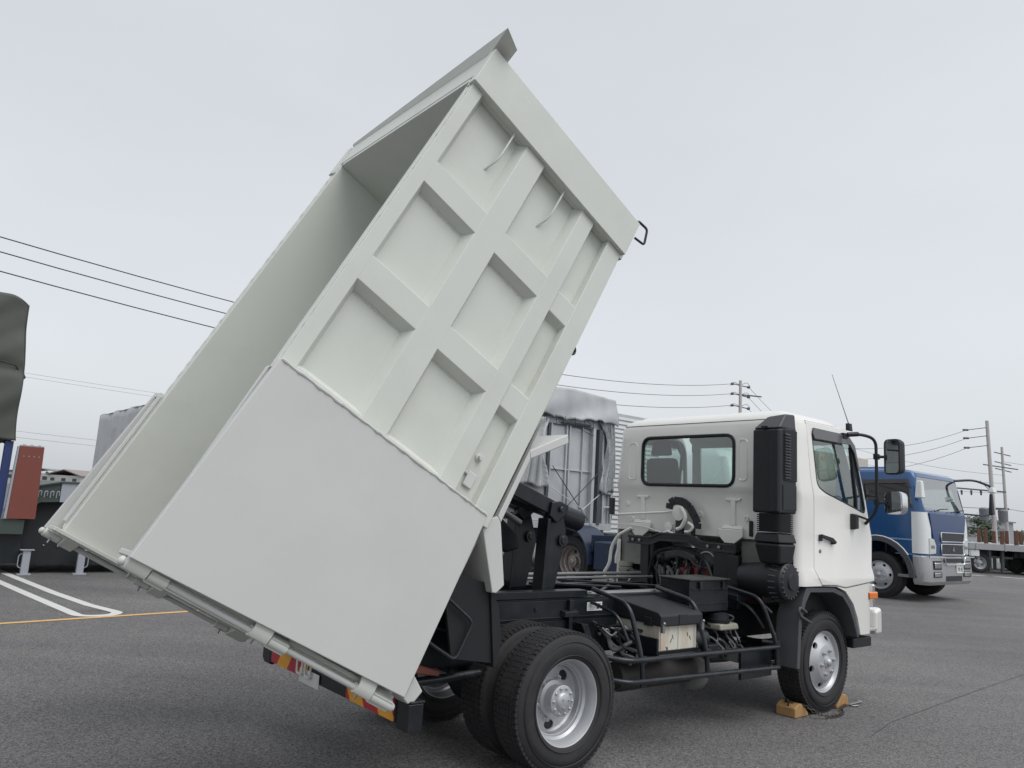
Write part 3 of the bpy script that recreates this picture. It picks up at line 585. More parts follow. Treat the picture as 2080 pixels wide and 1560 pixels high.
for sg in (-1, 1):
    d = sidewarp(MB().prism(door_poly, 'y', -1.163, -1.115), sg).build('door', CAB, T, 30)
    wc = sidewarp(MB().prism(win_poly, 'y', -1.4, -.9), sg)
    boolean(d, [wc], smooth=28); bv = d.modifiers.new('bevel', 'BEVEL'); bv.width = .008; bv.segments = 2; bv.limit_method = 'ANGLE'; bv.angle_limit = rad(50)
    part(sidewarp(MB().prism(grow(win_poly, .012), 'y', -1.14, -1.134), sg), 'window_glass', GLS, 0, d, 0)
    sw = lambda v: (v[0], v[1] + offy(v[2]), v[2]) if sg < 0 else (v[0], 2 * YC - v[1] - offy(v[2]), v[2])
    part(MB().tube([sw((x, -1.152, z)) for x, z in win_poly], .014, 6, True), 'window_seal', RUBF, 0, d)
    vis = sidewarp(MB().prism([(3.315, 2.79), (3.34, 2.85), (4.06, 2.845), (4.19, 2.74), (4.24, 2.47), (4.205, 2.47), (4.16, 2.66), (4.08, 2.74), (3.34, 2.735)], 'y', -1.182, -1.166), sg)
    part(vis, 'rain_visor', mat('smoked_visor', (.10, .10, .105), .15, var=.05), .004, d)
    h = MB().box(3.32, 3.36, -1.19, -1.166, 1.70, 1.765).prism([(3.33, 1.735), (3.33, 1.77), (3.56, 1.735), (3.63, 1.695), (3.61, 1.675), (3.55, 1.69)], 'y', -1.20, -1.183).box(3.56, 3.61, -1.19, -1.166, 1.67, 1.72)
    if sg > 0: h.map(lambda v: (v.x, 2 * YC - v.y, v.z))
    part(h, 'door_handle', PLA, .006, d)
    k = MB().lathe([(.02, -1.16), (.019, -1.17), (.008, -1.172), (0, -1.172)], (3.35, 0, 1.60), 'y', 14)
    if sg > 0: k.map(lambda v: (v.x, 2 * YC - v.y, v.z))
    part(k, 'door_lock', STL, 0, d)
    dv = sidewarp(MB().box(4.13, 4.155, -1.158, -1.128, 2.03, 2.72), sg); part(dv, 'window_divider', RUBF, 0, d)
# rear window, roof seam and pressings
RW = part(MB().prism(rrect(-.45, .83, 2.2, 2.765, .115), 'x', 2.93, 2.936), 'rear_window', GLS, 0, None, 0)
part(MB().tube([(2.918, a, b) for a, b in rrect(-.44, .82, 2.21, 2.755, .11)], .019, 8, True), 'rubber_seal', RUBF, 0, RW)
part(MB().prism([(-.93, 2.12), (-1.0, 2.05), (1.11, 2.05), (1.04, 2.12), (.96, 2.76), (-.85, 2.76)], 'x', 0, .006).map(lambda v: (v.x + interp(fx, v.z) - .03, v.y, v.z)), 'windscreen', GLS, 0, None, 0)
part(MB().tube([(2.938, -1.02, 2.905), (2.936, 1.12, 2.905)], .004, 6), 'roof_seam', RUBF, 0)
for k in range(9):
    y = -.85 + .22 * k
    part(MB().frus(3.12, 3.72, y, y + .13, 3.012, 3.0265, .03), 'roof_rib', CAB, .008)
for (a, b, c, d_) in ((.915, 1.03, 2.27, 2.70), (-.60, -.50, 2.27, 2.70)):
    q = rrect(a, b, c, d_, .045)
    part(MB().tube([(2.921, y, z) for y, z in q], .008, 6, True), 'pressing', CAB, 0)
for y in (.82, -.42):
    part(MB().prism([(y - .10, 2.085), (y + .10, 2.085), (y + .09, 2.06), (y + .03, 2.05), (y + .035, 1.80), (y - .035, 1.80), (y - .03, 2.05), (y - .09, 2.06)], 'x', 2.935, 2.955), 'pressing', CAB, .008)
    part(MB().hexa([(2.925, y - .14, 1.76), (2.955, y - .14, 1.76), (2.955, y + .14, 1.76), (2.925, y + .14, 1.76), (2.935, y - .11, 1.80), (2.955, y - .11, 1.80), (2.955, y + .11, 1.80), (2.935, y + .11, 1.80)]), 'cab_bracket', CAB, .012)
    part(MB().prism([(y - .15, 1.76), (y + .15, 1.76), (y + .15, 1.69), (y + .07, 1.615), (y - .05, 1.615), (y - .15, 1.69)], 'x', 2.895, 2.925), 'cab_tab', CAB, .008)
for (y, z) in ((1.06, 1.98), (.0, 1.90), (-.58, 1.88), (.98, 1.80)):
    part(MB().lathe([(.032, 2.952), (.03, 2.94), (.016, 2.938), (.014, 2.945), (0, 2.945)], (0, y, z), 'x', 16), 'boss', CAB, 0)
part(MB().box(2.93, 2.945, -.66, -.62, 1.70, 1.86), 'slot_plate', RUBF, .004)
# tilt lever and its black guide
LV = part(MB().tube([(2.88, 1.16, 1.845), (2.86, .42, 1.90), (2.86, .28, 1.925)], .013, 8), 'tilt_rod', CAB, 0)
part(MB().ball((2.88, 1.16, 1.845), .026), 'knob', CAB, 0, LV)
gd = MB()
pts = [(.36, 1.94), (.35, 2.0), (.29, 2.035), (.17, 2.025), (.08, 1.97), (.0, 1.86), (-.03, 1.80), (-.03, 1.74)]
for a, b in zip(pts, pts[1:]): gd.bar((2.86, *a), (2.86, *b), .09, .022, (1, 0, 0))
part(gd, 'lever_guide', PLA, .004)
part(MB().lathe([(0, 2.84), (.085, 2.845), (.085, 2.865), (.03, 2.87), (.03, 2.9)], (0, .22, 1.90), 'x', 20), 'tilt_cam', CAB, 0)
part(MB().tube(fillet([(2.84, .18, 1.96), (2.84, .10, 1.86), (2.84, .17, 1.74), (2.84, .23, 1.72)], .08), .022, 8), 'cam_hook', CAB, 0)
part(MB().tube(fillet([(2.84, .08, 1.80), (2.84, .0, 1.76), (2.84, .06, 1.70), (2.84, .12, 1.70)], .05), .016, 8), 'cam_hook', CAB, 0)
part(MB().box(2.86, 2.90, .17, .27, 1.66, 1.86).box(2.86, 2.9, .02, .06, 1.62, 1.74), 'latch_bracket', BLK, .006)
part(MB().tube(fillet([(2.88, 1.24, 1.72), (2.88, 1.0, 1.735), (2.87, .7, 1.72), (2.86, .42, 1.66)], .05), .006, 6), 'thin_rod', CAB, 0)
part(MB().lathe([(0, 2.85), (.055, 2.855), (.055, 2.89), (.0, 2.9)], (0, .37, 1.74), 'x', 12).tube([(2.86, .45, 1.66), (2.85, .36, 1.69), (2.86, .27, 1.66)], .014, 6), 'tilt_lock', CAB, 0)
part(MB().tube(fillet([(2.88, .92, 1.70), (2.86, 1.12, 1.60), (2.86, 1.22, 1.45), (2.86, 1.24, 1.25), (2.86, 1.32, 1.15), (2.86, 1.31, 1.09), (2.86, 1.18, 1.08)], .07), .02, 8), 'tilt_handle', CAB, 0)
part(MB().box(2.945, 2.95, 1.15, 1.20, 1.02, 1.55), 'side_edge', CAB, .004)
part(MB().box(2.88, 2.92, 1.235, 1.30, 1.84, 2.04), 'tail_light', mat('lamp_black', (.02, .018, .02), .3), .008)
# underside of the cab: grey inner skirts, mounting beam, engine
part(MB().box(2.98, 3.9, 1.13, 1.16, 1.16, 1.65), 'inner_skirt', CABG, .004); part(MB().box(2.98, 3.05, .72, 1.13, 1.28, 1.65), 'inner_skirt', CABG, .006)
part(MB().box(2.98, 3.05, -.98, -.50, 1.28, 1.65), 'inner_skirt', CABG, .006)
top = [(.90, 1.605), (.58, 1.605), (.42, 1.665), (.02, 1.67), (-.13, 1.605), (-.56, 1.60)]; low = [(-.56, 1.53), (-.12, 1.535), (.04, 1.595), (.42, 1.59), (.56, 1.535), (.90, 1.535)]
part(MB().prism(top + low, 'x', 2.80, 2.87), 'cab_mount_beam', BLK, .01)
tl = MB()
for a, b in list(zip(top, top[1:])) + list(zip(low, low[1:])): tl.bar((2.79, *a), (2.79, *b), .02, .012, (1, 0, 0))
part(tl, 'beam_flange', BLK2, .002)
for y in (.82, .72, -.22, -.36): part(MB().lathe([(.02, 2.80), (.018, 2.78), (0, 2.778)], (0, y, 1.57), 'x', 6), 'beam_bolt', STL, 0)
part(MB().box(2.83, 2.87, .62, .74, 1.0, 1.535), 'mount_post', BLK, .008); part(MB().box(2.83, 2.87, -.52, -.26, .98, 1.53), 'mount_post', BLK, .008)
part(MB().tube(fillet([(2.84, .62, 1.2), (2.84, .55, 1.46), (2.84, .2, 1.54), (2.84, -.15, 1.46), (2.84, -.26, 1.2)], .2), .02, 6), 'arch_edge', BLK2, 0)
part(MB().box(3.05, 3.9, -.18, .36, .75, 1.36), 'engine_block', RED, .03)
part(MB().box(2.98, 3.06, -.10, .10, 1.12, 1.33).box(2.96, 3.05, .16, .30, 1.15, 1.31), 'engine_cover', RED, .02)
part(MB().lathe([(0, 3.0), (.13, 3.0), (.15, 3.02), (.15, 3.06)], (0, -.06, 1.38), 'x', 24), 'bell_housing', HGR, .0)
part(MB().box(3.06, 3.9, -.25, .36, 1.361, 1.52), 'rocker_cover', HGR, .04); part(MB().tube(fillet([(2.96, .46, 1.42), (2.98, .30, 1.46), (3.02, .12, 1.42), (3.1, .1, 1.3)], .1), .045, 12), 'turbo_pipe', ENG, 0)
part(MB().ball((3.02, .52, 1.38), .10).lathe([(.10, 2.95), (.12, 2.98), (.12, 3.1), (.06, 3.12)], (0, .54, 1.24), 'x', 16), 'alternator', BLK, 0)
part(MB().tube([(2.99, -.06 + .12 * cos(t), 1.38 + .12 * sin(t)) for t in [pi * i / 14 for i in range(15)]], .008, 6), 'cable_loop', STK, 0)
part(MB().tube(fillet([(2.96, .28, 1.48), (2.95, .16, 1.44), (2.95, .06, 1.34), (2.95, -.12, 1.33)], .06), .008, 6), 'fuel_line', HGR, 0)
part(MB().tube(fillet([(2.95, .58, 1.28), (2.93, .53, 1.30), (2.92, .50, 1.16), (2.92, .47, 1.04)], .05), .024, 8), 'engine_hose', HGR, 0); part(MB().tube(fillet([(2.93, .42, 1.30), (2.92, .34, 1.24), (2.92, .32, 1.10), (2.9, .36, 1.02)], .05), .022, 8), 'engine_hose', HGR, 0)
for i in range(12): hose((2.98, .62 - .07 * i, 1.45 - .03 * (i % 4)), (2.95, .55 - .06 * i + rnd.uniform(-.1, .1), 1.05), 4, .06, .012 + .006 * (i % 3), 'engine_hose', (HGR, BLK2, RUBF)[i % 3])
for i in range(5): hose((2.93, .60 - .11 * i, 1.28), (2.9, .5 - .1 * i, 1.02), 4, .05, .020, 'engine_hose', HGR)
for i in range(6): hose((2.95, 1.0 - .05 * i, 1.22), (2.9, .98 - .06 * i, 1.02), 4, .06, .014, 'engine_hose', STL if i % 2 else RUBF)
part(MB().lathe([(.075, 1.10), (.085, 1.12), (.085, 1.16), (.07, 1.17), (.085, 1.19), (.085, 1.23), (.07, 1.24), (.085, 1.25), (.08, 1.30)], (2.95, 1.06, 0), 'z', 18), 'damper_bellows', mat('grey_rubber', (.30, .29, .26), .6), 0)
part(MB().box(2.9, 3.0, .98, 1.14, .98, 1.10), 'damper_base', BLK, .01)
part(MB().box(2.9, 3.5, .62, .95, .9, 1.22), 'gearbox', BLK, .03); part(MB().box(2.4, 3.2, -.3, .3, .6, .95), 'gearbox', BLK, .06)
# intake snorkel on the right rear corner
sn = MB().hexa([(2.60, -1.165, 1.945), (2.915, -1.165, 1.945), (2.915, -.84, 1.945), (2.60, -.87, 1.945), (2.60, -1.165, 2.76), (2.915, -1.165, 2.80), (2.915, -.84, 2.80), (2.60, -.87, 2.76)])
SN = part(sn, 'air_intake', PLA, .022)
part(MB().hexa([(2.60, -1.163, 2.765), (2.913, -1.163, 2.765), (2.913, -.842, 2.765), (2.60, -.872, 2.765), (2.74, -1.15, 2.92), (2.913, -1.15, 2.93), (2.913, -.92, 2.92), (2.74, -.95, 2.90)]), 'intake_hood', mat('faded_plastic', (.05, .053, .058), .45, var=.15, bump=.1, bs=200), .02, SN)
part(MB().prism([(-.97, 2.79), (-1.03, 2.79), (-1.015, 2.76), (-.985, 2.76)], 'x', 2.585, 2.62), 'hood_vent', RUBF, .004, SN)
part(MB().box(2.585, 2.602, -1.16, -1.07, 1.96, 2.75), 'corner_strip', PLA, .012, SN)
part(MB().box(2.68, 2.91, -1.172, -1.166, 2.26, 2.76), 'louvre_frame', RUBF, .003, SN)
for k in range(16): part(MB().hexa([(2.685, -1.183, 2.28 + .028 * k), (2.78, -1.183, 2.28 + .028 * k), (2.78, -1.172, 2.282 + .028 * k), (2.685, -1.172, 2.282 + .028 * k), (2.685, -1.186, 2.289 + .028 * k), (2.78, -1.186, 2.289 + .028 * k), (2.78, -1.172, 2.298 + .028 * k), (2.685, -1.172, 2.298 + .028 * k)]), 'louvre', FLR, 0, SN)
part(MB().box(2.66, 2.90, -1.172, -1.166, 1.98, 2.22), 'side_panel', PLA, .01, SN)
pr_ = []; zz = [1.765 + .0195 * i for i in range(9)]
bl = MB()
for i, z in enumerate(zz): bl.merge(MB().prism(rrect(2.63, 2.90, -1.15, -.885, .05, 3), 'z', z, z + .011)); bl.merge(MB().prism(rrect(2.645, 2.885, -1.135, -.90, .05, 3), 'z', z + .009, z + .0205))
part(bl, 'rubber_bellows', RUBF, 0, SN)
LD = part(MB().hexa([(2.68, -1.12, 1.46), (2.92, -1.12, 1.46), (2.92, -.90, 1.46), (2.68, -.90, 1.46), (2.62, -1.16, 1.66), (2.93, -1.16, 1.66), (2.93, -.87, 1.66), (2.62, -.87, 1.66)]), 'lower_duct', PLA, .03)
part(MB().frus(2.62, 2.93, -1.16, -.87, 1.665, 1.755, .02), 'duct_top', PLA, .015, LD)
# air cleaner drum lying across the frame
ac = MB().lathe([(0, -1.17), (.07, -1.17), (.075, -1.155), (.145, -1.15), (.175, -1.12), (.185, -1.0), (.185, -.98), (.17, -.975), (.17, -.93)] + [(.17 - .003 * k + .005 * (k % 2), -.92 + .022 * k) for k in range(14)] + [(.115, -.61), (.06, -.60), (0, -.60)], (2.84, 0, 1.30), 'y', 40)
AC = part(ac, 'air_cleaner', PLA, 0)
for k in range(20):
    a = 2 * pi * k / 20
    part(MB().bar((2.84 + .15 * cos(a), -1.152, 1.30 + .15 * sin(a)), (2.84 + .186 * cos(a), -1.01, 1.30 + .186 * sin(a)), .012, .02, (cos(a), 0, sin(a))), 'rib', FLR, .002, AC)
part(MB().box(2.55, 2.75, -.75, -.55, 1.08, 1.14), 'cleaner_bracket', BLK, .006); part(MB().box(2.75, 2.82, -.62, -.5, .98, 1.5), 'cleaner_bracket', BLK, .006)
part(MB().cyl((2.66, -.9, 1.12), (2.74, -1.0, 1.0), .018, 8), 'drain_hose', BLK2, 0)
# front mudguards
for sg in (-1, 1):
    def sy2(mb):
        if sg > 0: mb.map(lambda v: (v.x, 2 * YC - v.y, v.z))
        return mb
    op = [(2.90, .50), (2.94, .95), (3.02, 1.15), (3.08, 1.25), (3.60, 1.24), (3.80, 1.19), (3.955, 1.06), (4.045, .91), (4.12, .72)]
    ip = [(4.08, .72), (4.0, .89), (3.92, 1.02), (3.78, 1.14), (3.59, 1.19), (3.15, 1.20), (3.06, 1.1), (2.99, .93), (2.95, .50)]
    F = part(sy2(MB().prism(op + ip, 'y', -1.175, -.93)), 'front_mudguard', FLR, .008)
    part(sy2(MB().prism([(2.95, .5), (3.0, .93), (3.06, 1.1), (3.15, 1.19), (3.6, 1.18), (3.78, 1.13), (3.9, 1.02), (3.98, .89), (4.06, .72), (4.06, .5)], 'y', -.94, -.92)), 'liner', PLA, 0, F)
    part(sy2(MB().tube(fillet([(3.04, -1.19, 1.02), (2.93, -1.19, 1.07), (2.90, -1.19, 1.04), (2.93, -1.19, .99), (3.12, -1.19, .92)], .04), .013, 8)), 'grab_loop', FLR, 0, F)
    part(sy2(MB().frus(4.30, 4.50, -1.205, -1.185, 1.10, 1.185, .01, 'y')), 'side_indicator', ORA, .012)
    # bumper end, step and bracket
    part(sy2(MB().hexa([(4.55, -1.16, .72), (4.80, -1.10, .70), (4.80, .0 + YC, .70), (4.55, .0 + YC, .72), (4.55, -1.16, .97), (4.80, -1.10, .99), (4.80, YC, .99), (4.55, YC, .97)])), 'bumper', CAB, .035)
    part(sy2(MB().box(4.14, 4.54, -1.17, -.95, .765, .795)), 'step', RIM, .008); part(sy2(MB().box(4.10, 4.5, -1.12, -.8, .60, .70)), 'step_bracket', BLK, .01)
    part(sy2(MB().box(4.545, 4.60, -1.13, -.85, 1.0, 1.25)), 'headlamp', CHR, .02)
part(MB().box(4.535, 4.57, -.75, .86, 1.02, 1.5), 'grille', PLA, .02)
# mirrors
MR = part(MB().tube(fillet([(3.98, -1.10, 2.835), (4.10, -1.22, 2.86), (4.255, -1.32, 2.82), (4.262, -1.32, 2.05), (4.30, -1.17, 1.90)], .1, 6), .017, 10), 'mirror_arm', PLA, 0)
part(MB().box(3.93, 4.02, -1.13, -1.085, 2.80, 2.86).tube([(4.0, -1.13, 2.845), (4.09, -1.21, 2.858)], .027, 8), 'arm_bracket', PLA, .006, MR)
part(MB().tube([(4.26, -1.31, 2.20), (4.37, -1.12, 2.21)], .012, 6).box(4.33, 4.38, -1.17, -1.11, 2.16, 2.28), 'arm_stay', PLA, 0, MR)
for (z0, z1, y0, y1, nm) in ((2.435, 2.815, -1.575, -1.375, 'main'), (2.015, 2.255, -1.60, -1.36, 'wide')):
    zc, yc = (z0 + z1) / 2, (y0 + y1) / 2
    Mx = Matrix.Translation((4.28, yc, zc)) @ Matrix.Rotation(rad(-16 if nm == 'main' else -20), 4, 'Z')
    a, b = (y1 - y0) / 2, (z1 - z0) / 2
    mb = MB()
    q = rrect(-a, a, -b, b, min(a, b) * .6, 6); n = len(q)
    vs_ = []; 
    for (s_, x_) in ((1.0, .0), (1.0, .045), (.93, .085), (.7, .11)): vs_ += [(x_, y * s_, z * s_) for y, z in q]
    fs_ = [list(range(n))[::-1], list(range(3 * n, 4 * n))]
    for i in range(3):
        for k in range(n): fs_.append((i * n + k, i * n + (k + 1) % n, (i + 1) * n + (k + 1) % n, (i + 1) * n + k))
    mb.add(vs_, fs_).xf(Mx)
    H = part(mb, 'mirror_housing', PLA if nm == 'main' else CHR, 0)
    q2 = rrect(-a * .88, a * .88, -b * .92, b * .92, min(a, b) * .5, 6)
    part(MB().prism(q2, 'x', -.006, .0).xf(Mx), 'mirror_glass', MIR, 0, H, 0)
    part(MB().tube([(4.26, -1.32, zc), (4.30, yc + .08, zc)], .016, 8).box(4.235, 4.29, -1.345, -1.295, zc - .03, zc + .03), 'mirror_clamp', PLA, .004, H)
part(MB().frus(3.97, 4.06, -1.225, -1.166, 1.83, 2.0, .015, 'y').tube([(4.02, -1.2, 1.985), (4.15, -1.24, 1.955), (4.27, -1.2, 1.95)], .014, 6), 'grab_handle', PLA, .015)
# aerial
AE = part(MB().hexa([(4.12, -1.10, 2.90), (4.19, -1.10, 2.90), (4.19, -1.05, 2.91), (4.12, -1.05, 2.91), (4.10, -1.10, 2.985), (4.17, -1.10, 2.985), (4.17, -1.06, 2.985), (4.10, -1.06, 2.985)]), 'aerial_base', PLA, .006)
part(MB().tube([(4.14, -1.08, 2.97), (3.78, -1.08, 3.48)], [.006, .003], 6), 'aerial', STL, 0, AE)
# inside the cab
for y in (-.55, .66):
    SEATS = part(MB().frus(3.12, 3.6, y - .27, y + .27, 1.75, 1.97, .03).hexa([(3.10, y - .25, 1.9), (3.22, y - .25, 1.95), (3.22, y + .25, 1.95), (3.10, y + .25, 1.9), (3.02, y - .22, 2.52), (3.12, y - .22, 2.54), (3.12, y + .22, 2.54), (3.02, y + .22, 2.52)]), 'seat', TRIM, .05)
    part(MB().frus(3.02, 3.11, y - .14, y + .14, 2.56, 2.73, .02), 'headrest', TRIM, .04, SEATS)
DS = part(MB().prism([(4.0, 1.7), (4.0, 2.08), (4.1, 2.13), (4.36, 2.05), (4.42, 1.8), (4.4, 1.7)], 'y', -1.05, 1.16), 'dashboard', TRIM, .03)
part(MB().tube([Vector((3.86, -.55, 2.14)) + Vector((.17 * sin(t) * .42, .21 * cos(t), .19 * sin(t) * .9)) for t in [2 * pi * i / 28 for i in range(28)]], .014, 8, True).tube([(3.86, -.55, 2.14), (4.05, -.55, 1.95)], .03, 8).bar((3.86, -.75, 2.14), (3.86, -.35, 2.14), .03, .02), 'steering_wheel', TRIM, 0)
part(MB().box(3.1, 4.1, -.95, 1.06, 2.945, 2.955), 'headlining', INT, .01)

# ------------------------------------------------------------------ wheel chocks, chain and hook by the front wheel
WOOD = mat('ochre_chock', (.40, .235, .095), .7, var=.18, vs_=9, bump=.15, bs=60, dirt=(.2, .12, .06), dirt_amt=.6, dscale=9)
def chock(pos, rot, label, sx=1.):
    o = thing('wheel_chock', label, 'wheel chock', pos, rot, 'wheel chocks at the front wheel')
    mb = MB().prism([(.0, .0), (.25, .0), (.25, .09), (.19, .125), (.13, .125), (.005, .03)], 'y', -.105, .105)
    b = mb.build('body', WOOD, o, 30, .012)
    MB().box(.15, .20, -.05, .05, .118, .128).build('slot', mat('chock_shadow', (.1, .06, .02), .8), o, 30, .004)
    MB().tube(fillet([(.20, -.02, .12), (.215, -.02, .16), (.235, .02, .16), (.23, .02, .10)], .02), .009, 6).build('ring', BLK, o, 40)
    return o
chock((FW - .265, -.93, 0), pi, 'ochre wedge chock behind the front tyre, chain end lying on its back')
chock((FW + .285, -.93, 0), 0, 'ochre wedge chock in front of the front tyre, mostly hidden by the wheel')
CH = thing('chain', 'rusty chain lying on the asphalt between the two ochre chocks', 'chain', (FW, -1.12, 0))
RUST = mat('rusty_chain', (.085, .07, .06), .6, metal=.5, var=.3, vs_=30)
cp = fillet([(-.36, .09, .11), (-.33, -.02, .06), (-.22, -.08, .022), (-.02, -.10, .018), (.15, -.06, .018), (.22, .02, .03), (.30, .04, .022), (.40, .08, .02), (.52, .09, .02)], .1, 8)
d = 0; acc = [cp[0]]
for a, b in zip(cp, cp[1:]):
    L = (b - a).length; n = max(1, int(L / .006))
    for i in range(n): acc.append(a.lerp(b, (i + 1) / n))
lk = 0; last = acc[0]; pos = 0
def link(c, t, flat):
    t = t.normalized(); s_ = t.cross(Vector((0, 0, 1))).normalized() if flat else t.cross(t.cross(Vector((0, 0, 1)))).normalized()
    return MB().tube([c + t * .022 * cos(q) + s_ * .013 * sin(q) for q in [2 * pi * i / 10 for i in range(10)]], .0048, 5, True)
i = 0
while i + 5 < len(acc):
    p = acc[i]; q = acc[min(i + 5, len(acc) - 1)]
    if (q - p).length > 1e-4: link(p, q - p, lk % 2 == 0).build('link', RUST, CH, 60)
    lk += 1; i += 5
HK = thing('chain_hook', 'long bare steel hook lying on the asphalt at the end of the chain', 'hook', (FW + .62, -1.03, 0))
MB().tube(fillet([(-.02, -.07, .012), (-.09, -.05, .012), (-.08, .0, .012), (.20, .0, .012), (.23, .02, .012), (.20, .035, .012), (.17, .01, .012)], .03), .009, 8).build('shank', STL, HK, 60)
# ------------------------------------------------------------------ setting: asphalt lot and painted lines
def asphalt():
    m = mat('asphalt', (.135, .131, .131), .78, var=.02, vs_=.4); n = m.node_tree.nodes; l = m.node_tree.links; p = n['Principled BSDF']
    p.inputs['Specular IOR Level'].default_value = .35
    t = n.new('ShaderNodeTexCoord')
    v = n.new('ShaderNodeTexVoronoi'); v.inputs['Scale'].default_value = 120; l.new(t.outputs['Object'], v.inputs['Vector'])
    g = n.new('ShaderNodeTexNoise'); g.inputs['Scale'].default_value = 38; g.inputs['Detail'].default_value = 8; g.inputs['Roughness'].default_value = .75; l.new(t.outputs['Object'], g.inputs['Vector'])
    b = n.new('ShaderNodeTexNoise'); b.inputs['Scale'].default_value = .35; b.inputs['Detail'].default_value = 6; b.inputs['Roughness'].default_value = .6; l.new(t.outputs['Object'], b.inputs['Vector'])
    r1 = n.new('ShaderNodeValToRGB'); e = r1.color_ramp.elements; e[0].position = .25; e[0].color = (.056, .055, .056, 1); e[1].position = .85; e[1].color = (.30, .293, .29, 1)
    sepc = n.new('ShaderNodeSeparateColor'); l.new(v.outputs['Color'], sepc.inputs[0])
    ad = n.new('ShaderNodeMath'); ad.operation = 'MULTIPLY_ADD'; ad.inputs[1].default_value = .46; l.new(sepc.outputs[0], ad.inputs[0])
    mu = n.new('ShaderNodeMath'); mu.operation = 'MULTIPLY'; mu.inputs[1].default_value = .50; l.new(g.outputs[0], mu.inputs[0]); l.new(mu.outputs[0], ad.inputs[2])
    l.new(ad.outputs[0], r1.inputs[0])
    r2 = n.new('ShaderNodeValToRGB'); e = r2.color_ramp.elements; e[0].position = .32; e[0].color = (.78, .78, .79, 1); e[1].position = .7; e[1].color = (1.1, 1.08, 1.07, 1); l.new(b.outputs[0], r2.inputs[0])
    mx = n.new('ShaderNodeMix'); mx.data_type = 'RGBA'; mx.blend_type = 'MULTIPLY'; mx.inputs['Factor'].default_value = 1; l.new(r1.outputs[0], mx.inputs['A']); l.new(r2.outputs[0], mx.inputs['B'])
    # dark oil spots
    o = n.new('ShaderNodeTexNoise'); o.inputs['Scale'].default_value = .9; o.inputs['Detail'].default_value = 3; l.new(t.outputs['Object'], o.inputs['Vector'])
    r3 = n.new('ShaderNodeValToRGB'); r3.color_ramp.elements[0].position = .67; r3.color_ramp.elements[1].position = .80; r3.color_ramp.elements[1].color = (.35,) * 3 + (1,); l.new(o.outputs[0], r3.inputs[0])
    m2 = n.new('ShaderNodeMix'); m2.data_type = 'RGBA'; m2.inputs['B'].default_value = (.035, .034, .035, 1); l.new(r3.outputs[0], m2.inputs['Factor']); l.new(mx.outputs['Result'], m2.inputs['A'])
    wv = n.new('ShaderNodeTexNoise'); wv.inputs['Scale'].default_value = 1.0; wv.inputs['Detail'].default_value = 5
    mpp = n.new('ShaderNodeMapping'); mpp.inputs['Rotation'].default_value = (0, 0, -.72); mpp.inputs['Scale'].default_value = (.12, 1.5, 1); l.new(t.outputs['Object'], mpp.inputs[0]); l.new(mpp.outputs[0], wv.inputs['Vector'])
    r4 = n.new('ShaderNodeValToRGB'); r4.color_ramp.elements[0].position = .38; r4.color_ramp.elements[0].color = (.84, .84, .85, 1); r4.color_ramp.elements[1].position = .62; r4.color_ramp.elements[1].color = (1.06, 1.05, 1.04, 1); l.new(wv.outputs[0], r4.inputs[0])
    m5 = n.new('ShaderNodeMix'); m5.data_type = 'RGBA'; m5.blend_type = 'MULTIPLY'; m5.inputs['Factor'].default_value = .8; l.new(m2.outputs['Result'], m5.inputs['A']); l.new(r4.outputs[0], m5.inputs['B'])
    l.new(m5.outputs['Result'], p.inputs['Base Color'])
    bu = n.new('ShaderNodeBump'); bu.inputs['Strength'].default_value = .6; bu.inputs['Distance'].default_value = .006; l.new(ad.outputs[0], bu.inputs['Height']); l.new(bu.outputs[0], p.inputs['Normal'])
    return m
ASP = asphalt()
g = MB().box(-900, 900, -60, 1500, -.5, 0).build('pavement', ASP, None, 0); tag(g, kind='structure')
def paint(name, col, wear):
    m = mat(name, col, .6, var=.06, vs_=6); n = m.node_tree.nodes; l = m.node_tree.links; p = n['Principled BSDF']
    src = p.inputs['Base Color'].links[0].from_socket; t = n.new('ShaderNodeTexCoord')
    a = n.new('ShaderNodeTexNoise'); a.inputs['Scale'].default_value = 16; a.inputs['Detail'].default_value = 9; a.inputs['Roughness'].default_value = .8; l.new(t.outputs['Object'], a.inputs['Vector'])
    r = n.new('ShaderNodeValToRGB'); r.color_ramp.elements[0].position = wear; r.color_ramp.elements[1].position = wear + .12; l.new(a.outputs[0], r.inputs[0])
    mx = n.new('ShaderNodeMix'); mx.data_type = 'RGBA'; mx.inputs['B'].default_value = (.12, .118, .117, 1); l.new(r.outputs[0], mx.inputs['Factor']); l.new(src, mx.inputs['A']); l.new(mx.outputs['Result'], p.inputs['Base Color']); return m
WPT = paint('white_road_paint', (.62, .62, .60), .60); YPT = paint('yellow_road_paint', (.66, .40, .15), .56)
def strip(name, pts, w, m, z=.005, closed=False):
    pts = [Vector((p[0], p[1], 0)) for p in pts]; vs = []; L = len(pts)
    for i, p in enumerate(pts):
        t = (pts[min(i + 1, L - 1)] - pts[max(i - 1, 0)]).normalized(); nn = Vector((-t.y, t.x, 0)) * w / 2; vs += [p + nn, p - nn]
    mb = MB(); mb.add([(v.x, v.y, z) for v in vs], [(2 * i, 2 * i + 1, 2 * i + 3, 2 * i + 2) for i in range(L - 1)])
    mb.map(lambda v: lot(v.x, v.y, v.z) / S); o = mb.build(name, m, None, 0); return tag(o, kind='structure')
strip('bay_line', [(-3.3, 22), (-1.98, 10.2), (-1.76, 8.35)] + fillet([(-1.76, 8.35, 0), (-1.60, 7.05, 0), (-1.22, 7.02, 0), (-1.05, 7.25, 0), (-1.28, 8.1, 0)], .45, 8) + [(-1.28, 8.1), (-1.52, 9.7), (-2.9, 22)], .15, WPT)
strip('yellow_line', [(-12, 5.16), (-2.57, 6.7), (-.25, 7.08), (1.2, 7.32)], .115, YPT)
